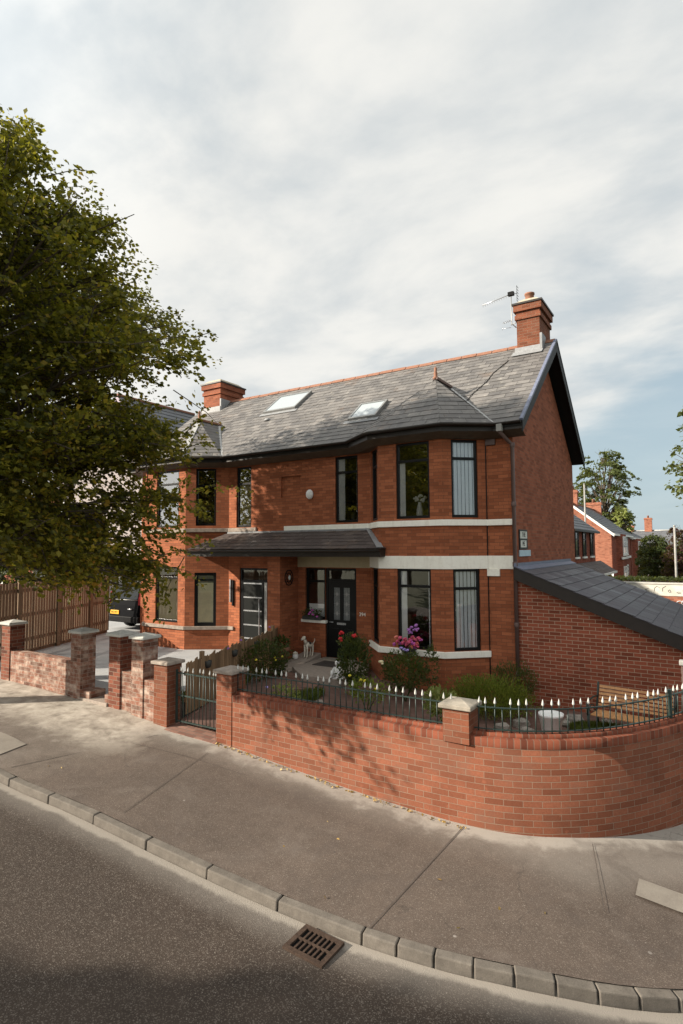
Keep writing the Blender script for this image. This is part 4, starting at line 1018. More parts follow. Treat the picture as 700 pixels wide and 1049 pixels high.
r2 = railing('railing', sp1, spE, 'green railing with white spear tips that follows the curved end of the garden wall')
m = MB(); p = MID.at(spE+.02); m.box(p[0]-.025, p[0]+.025, p[1]-.025, p[1]+.025, TOP, TOP+.42); m.build('end_post', 'iron_green', r2, bevel=.004)
railing('railing', spE+.06, MID.d[-1]-.05, 'green railing with white spear tips beyond the tall end post by the side gate')
# iron gate
gt = thing('iron_gate', (-3.85, -5.52, -.1), 'narrow dark iron gate with white spear tips between two brick piers', 'gate')
m = MB(); z0 = -.06
for x in (-4.40, -3.32): m.box(x-.015, x+.015, -5.535, -5.505, z0, .86)
for z in (-.02, .42, .80): m.box(-4.385, -3.335, -5.528, -5.512, z-.012, z+.012)
m.build('frame', 'iron_green', gt)
for i in range(11): make_picket(gt, (-4.30+i*.089, -5.52), z0, .80, .845, tip=(i % 4 != 3))
# drive walls and piers
dw = thing('drive_wall', (-5.2, -5.6, 0), 'short weathered brick wall with two tall capped piers and one low pier beside the iron gate', 'wall')
m = MB(); m.box(-5.77, -5.43, -5.64, -5.42, -.5, .70); m.box(-5.12, -4.79, -5.66, -5.44, -.5, .62); m.box(-6.22, -6.10, -5.66, -5.36, -.4, .22); m.build('wall', 'worn_brick', dw)
pier(dw, -6.10, -5.77, -5.67, -5.34, -.5, 1.33, 'pier_brick', 'pale_cap'); pier(dw, -5.43, -5.11, -5.68, -5.35, -.5, 1.33, 'worn_brick', 'pale_cap')
pier(dw, -4.80, -4.46, -5.69, -5.36, -.6, .94, 'wall_brick', 'dark_cap_stone')
d2 = thing('drive_wall', (-8.3, -5.6, 0), 'low worn whitish brick wall with a pale capped pier at each end, left of the drive opening', 'wall')
m = MB(); m.box(-9.58, -7.30, -5.66, -5.44, -.5, .74); m.box(-6.965, -6.7, -5.66, -5.30, -.4, .20); m.build('wall', 'worn_brick', d2)
pier(d2, -7.30, -6.97, -5.68, -5.35, -.5, 1.30, 'worn_brick', 'pale_cap'); pier(d2, -9.92, -9.58, -5.68, -5.35, -.5, 1.30, 'pier_brick', 'pale_cap')
m = MB(); m.box(-6.96, -6.11, -5.70, -5.40, -.3, .075); tag(m.build('drive_threshold', 'step_stone', bevel=.01), kind='structure')

# timber fence between the two front gardens
df = thing('picket_fence', (-5.2, -3.1, 0), 'rough brown board fence running from the gate to the house between the two gardens', 'fence')
fa, fb_ = Vector((-4.50, -5.25)), Vector((-5.98, -.82)); dv = (fb_-fa); L_ = dv.length; dv.normalize(); nv = Vector((-dv.y, dv.x))
m = MB(); s = 0; k = 0
while s < L_:
    w = random.uniform(.085, .10); p0 = fa+dv*s; p1 = fa+dv*(s+w); o = nv*(.02+random.uniform(-.003, .003)); h = .93+random.uniform(-.035, .03)-.0*s; 
    q = [p0-o, p1-o, p1-o-nv*.018, p0-o-nv*.018]
    b = [(*p, .0) for p in q]; t_ = [(*p, h+(-.025 if i in (0, 3) else 0)) for i, p in enumerate(q)]
    m.hexa([b[3], b[2], b[1], b[0], t_[3], t_[2], t_[1], t_[0]]); s += w+random.uniform(.006, .02); k += 1
m.build('boards', 'picket_wood', df)
m = MB()
for z in (.25, .72): m = MB(); m.beam((*fa, z), (*fb_, z), .04, .07); m.build('rail', 'picket_wood', df)
for f in (.12, .52, .93):
    p = fa+dv*L_*f; m = MB(); m.box(p.x-.035, p.x+.035, p.y+.02, p.y+.09, 0, 1.02); m.build('post', 'picket_wood', df)
for f in (.17, .43, .69):
    p = fa+dv*L_*f-nv*.052; po = thing('wall_pot', (p.x, p.y, .72), {.17: 'black round hanging pot on the board fence, nearest the gate', .43: 'black round hanging pot at the middle of the board fence', .69: 'black round hanging pot on the board fence, nearest the house'}[f], 'plant pot', 'black pots hung on the board fence')
    m = MB(); m.lathe((p.x+.02, p.y-.02, .68), [(.045, 0), (.07, .05), (.078, .13), (.07, .135), (.06, .06)], 12); m.build('pot', 'pot_plastic', po)

# tall close-board fence on the left of the drive
lf = thing('board_fence', (-13.3, -3, 0), 'tall brown vertical board fence along the far side of the drive', 'fence')
fa, fb_ = Vector((-11.9, -5.9)), Vector((-14.66, .40)); dv = fb_-fa; L_ = dv.length; dv.normalize(); nv = Vector((-dv.y, dv.x))
m = MB(); s = 0
while s < L_:
    w = .098; p0 = fa+dv*s; p1 = fa+dv*(s+w); h = 2.05+random.uniform(-.012, .012); o = nv*(-.03)
    q = [p0+o, p1+o, p1+o-nv*.016, p0+o-nv*.016]
    b = [(*p, .12) for p in q]; t_ = [(*p, h) for p in q]; m.hexa([b[3], b[2], b[1], b[0], t_[3], t_[2], t_[1], t_[0]]); s += w+.022
m.build('boards', 'fence_wood', lf)
m = MB()
for z in (.45, 1.15, 1.85): m = MB(); m.beam((*fa, z), (*fb_, z), .045, .08); m.build('rail', 'fence_wood', lf)
m = MB(); m.beam((*(fa+nv*.05), 1.05), (*(fb_+nv*.05), 1.05), .02, 1.8)
for i in range(4):
    p = fa+dv*(L_*(i+.35)/4)-nv*.07; m2 = MB(); m2.box(p.x-.05, p.x+.05, p.y-.05, p.y+.05, 0, 2.12); m2.build('post', 'fence_wood', lf)
m = MB(); m.beam((*fa, .07), (*fb_, .07), .05, .16); m.build('gravel_board', 'fence_wood', lf)

# ------------------------------------------------------------------ things in the garden
bn = thing('garden_bench', (2.4, -1.2, -.37), 'slatted wooden garden bench with dark iron ends in the corner garden below the side wall', 'bench')
ang = math.atan2(-.20, 1.24); ca, sa = math.cos(ang), math.sin(ang); bx, by = 1.72, -1.14
def BP(u, v, z): return (bx+u*ca-v*sa, by+u*sa+v*ca, z-.40)     # u along, v back
m = MB(); W_ = 1.27
for i in range(6):
    z = .48+i*.062; v = .04+i*.018
    m.hexa([BP(0.03, v, z), BP(W_-.03, v, z), BP(W_-.03, v+.018, z), BP(0.03, v+.018, z), BP(0.03, v+.012, z+.037), BP(W_-.03, v+.012, z+.037), BP(W_-.03, v+.03, z+.037), BP(0.03, v+.03, z+.037)])
m.build('backrest', 'bench_wood', bn)
m = MB()
for i in range(5):
    v = .02-i*.085; m.hexa([BP(.03, v-.07, .395), BP(W_-.03, v-.07, .395), BP(W_-.03, v, .395), BP(.03, v, .395), BP(.03, v-.07, .415), BP(W_-.03, v-.07, .415), BP(W_-.03, v, .415), BP(.03, v, .415)])
m.build('seat', 'bench_wood', bn)
for u in (0, W_):
    m = MB(); g = lambda pts, r=.017: m.tube([BP(u, v, z) for v, z in pts], r, 6)
    g([(.17, .88), (.11, .66), (.03, .42), (.08, .2), (.12, .0)], .019); g([(.03, .40), (-.25, .38), (-.44, .40)]); g([(-.44, .40), (-.40, .22), (-.46, .0)], .019)
    g([(.10, .64), (-.1, .66), (-.35, .65), (-.46, .60), (-.44, .40)], .016); g([(-.05, .40), (-.12, .52), (-.25, .55), (-.36, .50), (-.30, .44)], .01)
    m.build('end_frame', 'iron_green', bn)
bk = thing('bucket', (1.08, -1.82, -.37), 'white plastic bucket standing on the gravel behind the curved railing', 'bucket')
m = MB(); m.lathe((1.08, -1.82, -.37), [(.15, 0), (.158, .01), (.20, .33), (.212, .335), (.218, .38), (.204, .385), (.19, .34), (.145, .02)], 22); m.build('pail', 'bucket_white', bk)
m = MB(); m.tube([(1.08+.215*math.cos(a), -1.82-.03-.08*math.sin(a), -.02-.12*math.sin(a)) for a in np.linspace(0, math.pi, 11)], .005, 5); m.build('handle', 'grey_metal', bk)
# door step, slope, mat
st_ = thing('door_step', (-4.2, -.9, 0), 'broad pale stone step with a dark mat in front of the black front door', 'step')
m = MB(); m.prism([(-5.05, -.003), (-5.05, -1.35), (-4.3, -2.0), (-3.30, -2.0), (-3.30, -.75), (-3.68, -.003)], -.4, .125); m.build('tread', 'step_stone', st_, bevel=.012)
m = MB(); m.box(-5.0, -4.0, -.28, -.003, .12, .15); m.build('threshold', 'cap_stone', st_, bevel=.006)
m = MB(); m.box(-4.75, -4.0, -.95, -.40, .127, .142); m.build('door_mat', 'mat_dark', st_, bevel=.004)
m = MB(); m.hexa([(-5.6, -1.6, 0), (-5.06, -1.6, 0), (-5.06, -.1, 0), (-5.6, -.1, 0), (-5.6, -1.55, .02), (-5.06, -1.45, .02), (-5.06, -.1, .26), (-5.6, -.1, .26)]); m.build('ramp', 'step_stone', st_, bevel=.01)
# dog ornament
dg = thing('dog_statue', (-5.25, -.42, .15), 'white and black dog ornament standing beside the doorstep', 'statue')
def dog():
    x, y, z = -5.22, -.50, .22
    m = MB()
    m.tube([(x-.02, y-.07, z+.30), (x, y-.02, z+.30), (x+.02, y+.12, z+.27), (x+.03, y+.20, z+.27)], [.05, .075, .065, .04], 10)   # trunk
    m.tube([(x, y-.04, z+.32), (x-.01, y-.09, z+.44)], [.05, .038], 8)
    m.ball((x-.015, y-.11, z+.47), .055, 10, 7, (1, 1.1, 1)); m.tube([(x-.02, y-.13, z+.46), (x-.03, y-.21, z+.44)], [.034, .022], 8)
    for dx, dy in ((-.035, -.05), (.04, -.05), (-.02, .16), (.055, .16)): m.tube([(x+dx, y+dy, z+.28), (x+dx, y+dy+(.02 if dy > 0 else 0), z+.12), (x+dx, y+dy-.01, z+.0), (x+dx, y+dy-.035, z-.02)], [.03, .02, .017, .02], 7)
    m.tube([(x+.03, y+.22, z+.29), (x+.04, y+.28, z+.36), (x+.04, y+.28, z+.42)], [.016, .012, .006], 6)
    m.build('body', 'dog_white', dg)
    m = MB(); m.ball((x+.01, y+.05, z+.315), .078, 10, 6, (.95, 1.1, .75)); m.build('black_patch', 'dog_dark', dg)
    for sgn in (-1, 1):
        m = MB(); m.ball((x-.015+sgn*.05, y-.10, z+.465), .028, 8, 5, (.4, .8, 1.4)); m.build('ear', 'dog_dark', dg)
    m = MB(); m.ball((x-.03, y-.215, z+.445), .012, 6, 4); m.build('nose', 'dog_dark', dg)
dog()
ln = thing('lantern_pot', (-5.5, -.6, .1), 'small white pot with a dark lid beside the dog ornament', 'pot')
m = MB(); m.lathe((-5.43, -.72, .16), [(.05, 0), (.07, .03), (.075, .11), (.06, .14)], 12); m.build('pot', 'white_ceramic', ln); m = MB(); m.lathe((-5.43, -.72, .30), [(.075, 0), (.06, .03), (.015, .05), (.0, .07)], 12); m.build('lid', 'dog_white', ln)
# white figure ornament, seated
fg = thing('white_ornament', (-3.3, -2.1, .1), 'white stone figure of a seated child on the edge of the step', 'statue')
x, y, z = -3.42, -1.85, .147
m = MB(); m.box(x-.16, x+.14, y-.10, y+.12, z-.02, z, rot=.3)
m.tube([(x, y+.02, z+.02), (x, y+.03, z+.12), (x-.005, y+.01, z+.22)], [.095, .085, .055], 12)
m.ball((x+.0, y-.01, z+.305), .058, 12, 8, (.95, 1, 1.1))
for sgn in (-1, 1):
    m.tube([(x+sgn*.05, y, z+.05), (x+sgn*.085, y-.10, z+.12), (x+sgn*.075, y-.13, z+.01)], [.05, .042, .03], 8)
    m.tube([(x+sgn*.07, y+.01, z+.20), (x+sgn*.11, y-.03, z+.13), (x+sgn*.05, y-.10, z+.15)], [.032, .026, .02], 8)
    m.ball((x+sgn*.075, y-.16, z+.015), .03, 8, 5, (.9, 1.5, .7))
m.ball((x, y-.065, z+.30), .013, 6, 4); m.build('body', 'white_ceramic', fg)
# terracotta pot and other pots
def pot(name, loc, r, h, mat, label, cat='plant pot', group=None):
    o = thing(name, loc, label, cat, group); m = MB(); m.lathe(loc, [(r*.68, 0), (r*.95, h*.82), (r*1.08, h*.83), (r*1.08, h), (r*.92, h), (r*.85, h*.8), (.0, h*.78)], 18); m.build('pot', mat, o); return o
def leaf_part(parent, name, c, rad, n, size, mat, up=.5, shell=.35, aspect=.6):
    C = rng.normal(0, 1, (n, 3)); C /= np.linalg.norm(C, axis=1)[:, None]; rr = rng.uniform(shell, 1, (n, 1))**.6
    lump = 1+.22*np.sin(C[:, :1]*5+c[0]*3)*np.cos(C[:, 1:2]*6+c[1]); D = C.copy(); D[:, 2] += up
    return leaf_mesh(name, C*rr*lump*np.array(rad)+np.array(c), D, size, mat, parent, aspect)
def blossom(mb, c, r):
    for k in range(7):
        a = random.uniform(0, 6.28); e = random.uniform(-.6, 1.2); d_ = Vector((math.cos(a)*math.cos(e), math.sin(a)*math.cos(e), math.sin(e)))
        mb.ball(tuple(Vector(c)+d_*r*.55), r*.55, 6, 4, (1, 1, .8), .12)
def blossoms(parent, pts, r, mat, name='flower', label=None):
    for p in pts:
        m = MB(); blossom(m, p, r); o = m.build(name, mat, parent)
        if label: o['label'] = label
tp = pot('terracotta_pot', (-5.62, -1.05, 0), .20, .50, 'terracotta', 'tall terracotta pot with dark leaves beside the porch pier')
leaf_part(tp, 'foliage', (-5.62, -1.05, .62), (.22, .22, .20), 260, .07, 'dark_leaf')
# shrubs
def stems(parent, base, tips, r=.008, mat='stem_green'):
    base = (base[0], base[1], GZ(base[0]))
    m = MB()
    for t_ in tips:
        mid = [base[i]*.45+t_[i]*.55+random.uniform(-.04, .04) for i in range(3)]; m.tube([base, mid, t_], [r*1.4, r, r*.5], 5)
    return m.build('stems', mat, parent)
bs = thing('rose_bush', (-2.75, -2.3, 0), 'tall leafy rose bush with three red blooms beside the doorstep', 'bush')
stems(bs, (-2.75, -2.3, 0), [(-2.9, -2.3, 1.15), (-2.55, -2.3, 1.1), (-3.0, -2.4, .9), (-2.4, -2.3, .8), (-2.75, -2.2, 1.0), (-3.1, -2.3, 1.15)], .012)
leaf_part(bs, 'foliage', (-2.72, -2.3, .62), (.36, .34, .52), 1700, .065, 'rose_leaf')
leaf_part(bs, 'foliage', (-2.75, -2.3, 1.0), (.32, .28, .22), 420, .06, 'rose_leaf')
blossoms(bs, [(-2.97, -2.38, 1.20), (-2.96, -2.42, 1.07), (-2.66, -2.38, 1.16)], .062, 'petal_red')
b2 = thing('rose_bush', (-1.85, -1.7, 0), 'dark rounded bush with a single cream bloom under the bay window', 'bush')
leaf_part(b2, 'foliage', (-1.85, -1.75, .42), (.55, .42, .42), 2100, .06, 'dark_leaf'); leaf_part(b2, 'foliage', (-1.3, -1.6, .52), (.16, .16, .55), 380, .06, 'rose_leaf')
stems(b2, (-1.85, -1.7, 0), [(-2.2, -1.8, .6), (-1.5, -1.7, .65), (-1.3, -1.6, 1.0), (-2.0, -2.0, .6)], .01)
blossoms(b2, [(-2.25, -2.0, .60)], .06, 'petal_cream')
b3 = thing('yellow_flower_plant', (-2.1, -2.9, 0), 'sprawling plant with small yellow blooms just behind the straight railing', 'plant')
leaf_part(b3, 'foliage', (-2.0, -3.0, .28), (.50, .25, .24), 700, .055, 'shrub_leaf'); stems(b3, (-2.05, -2.95, 0), [(-2.3, -3, .5), (-1.9, -3, .5), (-1.7, -2.9, .4)])
blossoms(b3, [(-2.38, -3.02, .50), (-1.98, -3.12, .47), (-2.2, -2.9, .42), (-1.75, -3.1, .35)], .036, 'petal_yellow')
bb = thing('round_shrub', (-.15, -1.2, -.37), 'large rounded green shrub filling the corner below the angled bay window', 'shrub')
leaf_part(bb, 'foliage', (-.20, -1.30, .02), (.90, .66, .42), 9500, .052, 'shrub_leaf', up=1.2, shell=.2, aspect=.35)
leaf_part(bb, 'foliage', (.10, -.62, .22), (.50, .35, .42), 2400, .05, 'dark_leaf', up=1.2, aspect=.4)
stems(bb, (-.15, -1.2, 0), [(-.8, -1.4, .1), (.4, -1.3, .1), (.2, -.7, .5), (-.4, -1.0, .2), (0, -1.6, .1)], .012, 'bark')
b4 = thing('lime_plant', (-.55, -3.0, 0), 'pale lime green leafy plant behind the stone capped middle pier', 'plant')
leaf_part(b4, 'foliage', (-.75, -2.5, .12), (.34, .26, .28), 620, .075, 'lime_leaf'); stems(b4, (-.75, -2.5, 0), [(-.9, -2.55, .3), (-.6, -2.5, .3)])
b5 = thing('creeping_plant', (-2.5, -4.9, 0), 'low plant with yellow green leaves beside the gate pier', 'plant')
leaf_part(b5, 'foliage', (-2.45, -4.95, .50), (.26, .20, .26), 420, .05, 'lime_leaf'); leaf_part(b5, 'foliage', (-2.5, -4.9, .25), (.3, .25, .25), 400, .05, 'rose_leaf'); blossoms(b5, [(-2.72, -5.1, .66)], .03, 'petal_lilac'); stems(b5, (-2.45, -4.9, 0), [(-2.6, -5, .6), (-2.3, -5, .6)])
b6 = thing('fence_climber', (-5.3, -2.2, 0), 'dark green climbing plant spread against the board fence', 'plant')
leaf_part(b6, 'foliage', (-5.15, -2.35, .42), (.34, .95, .46), 2100, .06, 'dark_leaf'); stems(b6, (-5.2, -2.2, 0), [(-5.3, -1.6, .8), (-5.0, -2.8, .8), (-5.2, -2.2, .9)], .01)
blossoms(b6, [(-4.85, -2.9, .55)], .03, 'petal_yellow'); blossoms(b6, [(-5.75, -1.35, 1.02), (-5.02, -3.2, 1.0), (-4.72, -3.9, .95)], .03, 'petal_violet')
b7 = thing('yellow_flower_plant', (-5.0, -1.7, 0), 'small plant with three yellow flowers beside the stone ramp', 'plant')
leaf_part(b7, 'foliage', (-4.98, -2.0, .20), (.22, .2, .22), 300, .05, 'rose_leaf'); blossoms(b7, [(-5.05, -2.0, .44), (-4.95, -2.1, .40), (-4.88, -1.95, .47)], .03, 'petal_yellow'); stems(b7, (-5, -1.9, 0), [(-5.05, -2, .42), (-4.9, -2, .42)])
# pink hanging basket by the bay sill
hb = thing('flower_basket', (-2.1, -1.15, .85), 'basket of pink and violet flowers in front of the lower bay window', 'flowers')
bc = (-2.08, -1.05, .86)
m = MB(); m.lathe((bc[0], bc[1], .62), [(.05, 0), (.14, .05), (.18, .14), (.19, .16), (.0, .15)], 14); m.build('basket', 'pot_plastic', hb)
m = MB(); m.tube([(bc[0], bc[1], -.2), (bc[0], bc[1], .63)], .016, 6); m.build('stand', 'iron_green', hb)
leaf_part(hb, 'foliage', (bc[0], bc[1], .82), (.26, .20, .12), 240, .06, 'rose_leaf')
for nm, k, r_, sp in (('petal_pink', 26, .052, (.30, .16, .13)), ('petal_coral', 8, .05, (.26, .14, .13)), ('petal_magenta', 9, .05, (.28, .14, .1))):
    for _ in range(k):
        v = Vector((random.gauss(0, .5), random.uniform(-1, .2), random.gauss(0, .5))); v = Vector((max(-1, min(1, v.x))*sp[0], v.y*sp[1], max(-1, min(1, v.z))*sp[2]+.03))
        blossoms(hb, [tuple(Vector(bc)+v)], r_, nm)
blossoms(hb, [(bc[0]-.02, bc[1]-.18, .76), (bc[0]+.06, bc[1]-.18, .75), (bc[0]-.10, bc[1]-.16, .78)], .045, 'petal_lilac')
blossoms(hb, [(bc[0]+.06, bc[1]-.1, 1.18), (bc[0]+.13, bc[1]-.1, 1.23), (bc[0]+.10, bc[1]-.1, 1.12), (bc[0]+.24, bc[1]-.1, 1.28), (bc[0]+.27, bc[1]-.1, 1.20), (bc[0]+.20, bc[1]-.1, 1.19)], .052, 'petal_violet')
m = MB(); m.tube([(bc[0], bc[1], .8), (bc[0]+.08, bc[1]-.08, 1.1), (bc[0]+.22, bc[1]-.08, 1.2)], .008, 5); m.build('stems', 'stem_green', hb)
wb = thing('window_box', (-5.3, -.12, 1.1), 'dark window box with pink flowers on the small sill left of the front door', 'flowers')
m = MB(); m.box(-5.62, -5.05, -.17, -.03, 1.10, 1.20); m.build('trough', 'pot_plastic', wb, bevel=.006); leaf_part(wb, 'foliage', (-5.33, -.12, 1.28), (.34, .12, .13), 300, .05, 'dark_leaf')
blossoms(wb, [(-5.30, -.24, 1.30), (-5.22, -.24, 1.24), (-5.36, -.22, 1.25), (-5.25, -.22, 1.36), (-5.12, -.2, 1.2)], .035, 'petal_magenta')
# vases behind glass
vz = thing('vase', (-2.02, -.48, 3.66), 'white vase of white flowers standing in the upper bay window', 'vase')
m = MB(); m.lathe((-2.02, -.50, 3.65), [(.045, 0), (.075, .08), (.07, .2), (.035, .33), (.04, .36)], 14); m.build('vase_body', 'white_ceramic', vz); blossoms(vz, [(-2.12, -.5, 4.10), (-2.0, -.5, 4.15), (-1.90, -.5, 4.10), (-1.95, -.5, 4.04), (-2.08, -.5, 4.05)], .06, 'petal_white')
m = MB(); m.tube([(-2.02, -.5, 3.98), (-2.02, -.5, 4.12)], .012, 5); m.build('stems', 'stem_green', vz)
vz = thing('vase', (-4.25, .16, 3.66), 'dark vase of yellow flowers in the narrow upper window', 'vase')
m = MB(); m.lathe((-4.22, .17, 3.65), [(.04, 0), (.06, .08), (.045, .18), (.05, .2)], 12); m.build('vase_body', 'pot_plastic', vz); blossoms(vz, [(-4.30, .15, 3.98), (-4.2, .15, 4.02), (-4.12, .15, 3.97)], .06, 'petal_yellow')
# rocks and grass in the corner bed
RK = [(.50, -1.62, .15), (.72, -2.0, .11), (.25, -2.0, .12), (1.20, -1.15, .10), (1.32, -.95, .16), (1.50, -1.25, .12), (1.62, -1.55, .10), (1.85, -.75, .11), (-1.4, -3.0, .14), (-1.1, -3.2, .13), (-.9, -4.1, .10), (-1.9, -4.4, .11), (-2.5, -3.6, .12), (-.3, -4.3, .09), (.9, -3.8, .08), (2.75, -3.5, .10), (-1.7, -3.5, .12), (-2.9, -3.3, .1)]
names = ['at the foot of the round shrub', 'just left of the white bucket', 'in front of the round shrub', 'behind the white bucket', 'largest of the rockery by the bench', 'beside the grass by the bench', 'in front of the bench rockery', 'under the left end of the bench', 'left of the lime green plant', 'behind the straight railing near the middle pier', 'in the bare soil behind the straight railing', 'low behind the middle of the straight railing', 'near the garden path', 'just behind the middle pier', 'on the gravel right of the middle pier', 'at the right end of the corner bed', 'in front of the yellow flowering plant', 'at the edge of the garden path']
for (x, y, r_), nm in zip(RK, names):
    m = MB(); m.ball((x, y, GZ(x)+r_*.4), r_, 9, 6, (1.2, 1, .75), .22); o = m.build('rock', 'rock'); tag(o, 'grey garden rock '+nm, 'rock', 'rocks in the corner garden')
def grass(name, cx, cy, rx, ry, n, h, mat='grass_leaf'):
    a = rng.uniform(0, 2*math.pi, n); r_ = np.sqrt(rng.uniform(0, 1, n)); C = np.stack([cx+np.cos(a)*r_*rx, cy+np.sin(a)*r_*ry, np.array([GZ(q) for q in cx+np.cos(a)*r_*rx])+h*.5], 1)
    D = rng.normal(0, .3, (n, 3)); D[:, 2] = 1; o = leaf_mesh(name, C, D, h*1.3, mat, None, .14, .15); tag(o, kind='stuff', label='tufts of short green grass in the garden bed', cat='grass'); return o
grass('grass', 1.95, -1.45, .62, .40, 8500, .15); grass('grass', -3.4, -3.0, .25, .5, 700, .12); grass('grass', -1.5, -4.6, 1.3, .5, 1500, .10); grass('grass', -5.2, -3.9, .2, 1.2, 900, .16)
# dead leaves blown against the wall foot
C = []; 
for _ in range(150):
    s = random.uniform(-3.2, 1.0); C.append((s, -5.74-abs(random.gauss(0, .045)), H(s)+.012))
for _ in range(14): x = random.uniform(-7, 2.5); y = random.uniform(-8, -6); C.append((x, y, H(x)-.02))
D = rng.normal(0, 1, (len(C), 3)); D[:, 2] *= .3
tag(leaf_mesh('leaf_litter', np.array(C), D, .045, 'dry_leaf', None), 'fallen brown leaves along the foot of the wall', 'fallen leaves', kind='stuff')
# road drain
dr = thing('drain_grate', (.5, -8.3, -.55), 'rusty iron drain grate set in the road beside the kerb', 'drain')
x0, x1, y0, y1 = .30, .72, -8.50, -8.14
zr_ = lambda x: H(x)-.135+.029
zc = zr_(.5)
def plate(m, a, b, c, d_, z0, z1): m.hexa([(a, c, zr_(a)+z0), (b, c, zr_(b)+z0), (b, d_, zr_(b)+z0), (a, d_, zr_(a)+z0), (a, c, zr_(a)+z1), (b, c, zr_(b)+z1), (b, d_, zr_(b)+z1), (a, d_, zr_(a)+z1)])
m = MB(); e = .045; plate(m, x0, x1, y0, y0+e, -.02, .006); plate(m, x0, x1, y1-e, y1, -.02, .006); plate(m, x0, x0+e, y0+e, y1-e, -.02, .006); plate(m, x1-e, x1, y0+e, y1-e, -.02, .006); m.build('frame', 'rust_iron', dr, bevel=.003)
m = MB(); n = 6; plate(m, x0+e, x1-e, (y0+y1)/2-.011, (y0+y1)/2+.011, -.018, .004)
for i in range(1, n+1):
    x = x0+e+(x1-x0-2*e)*i/(n+1); plate(m, x-.009, x+.009, y0+e, y1-e, -.02, .003)
m.build('bars', 'rust_iron', dr)
m = MB(); plate(m, x0+.02, x1-.02, y0+.02, y1-.02, -.021, -.012); m.build('pit', 'pit_shade', dr)  # flat black sheet stands in for the shade down the drain
# side gate and pier at the right edge
sgt = thing('side_gate', (3.3, -2.6, 0), 'brown timber side gate with a capped post at the right end of the bench', 'gate')
m = MB(); m.box(3.16, 3.25, -2.65, -2.56, -.9, 1.20); m.build('post', 'brown_pipe', sgt, bevel=.006); m = MB(); m.box(3.135, 3.275, -2.675, -2.535, 1.20, 1.27); m.build('post_cap', 'concrete_pole', sgt, bevel=.01)
for z in (1.16, .2): m = MB(); m.beam((3.25, -2.60, z), (4.3, -2.3, z), .05, .09); m.build('rail', 'brown_pipe', sgt)
m = MB()
for i in range(10):
    f = i/10; m.beam((3.27+1.03*f, -2.63+.3*f, .62), (3.27+1.03*(f+.09), -2.63+.3*(f+.09), .62), .02, 1.0)
m.build('boards', 'picket_wood', sgt)
bp = thing('brick_pier', (3.5, -3.5, 0), 'brick pier with a pale flat capstone behind the railing at the right edge', 'pier')
pier(bp, 3.28, 3.56, -3.35, -3.05, -.6, .86, 'pier_brick', 'pale_cap', cap=.08, pitch=.01)

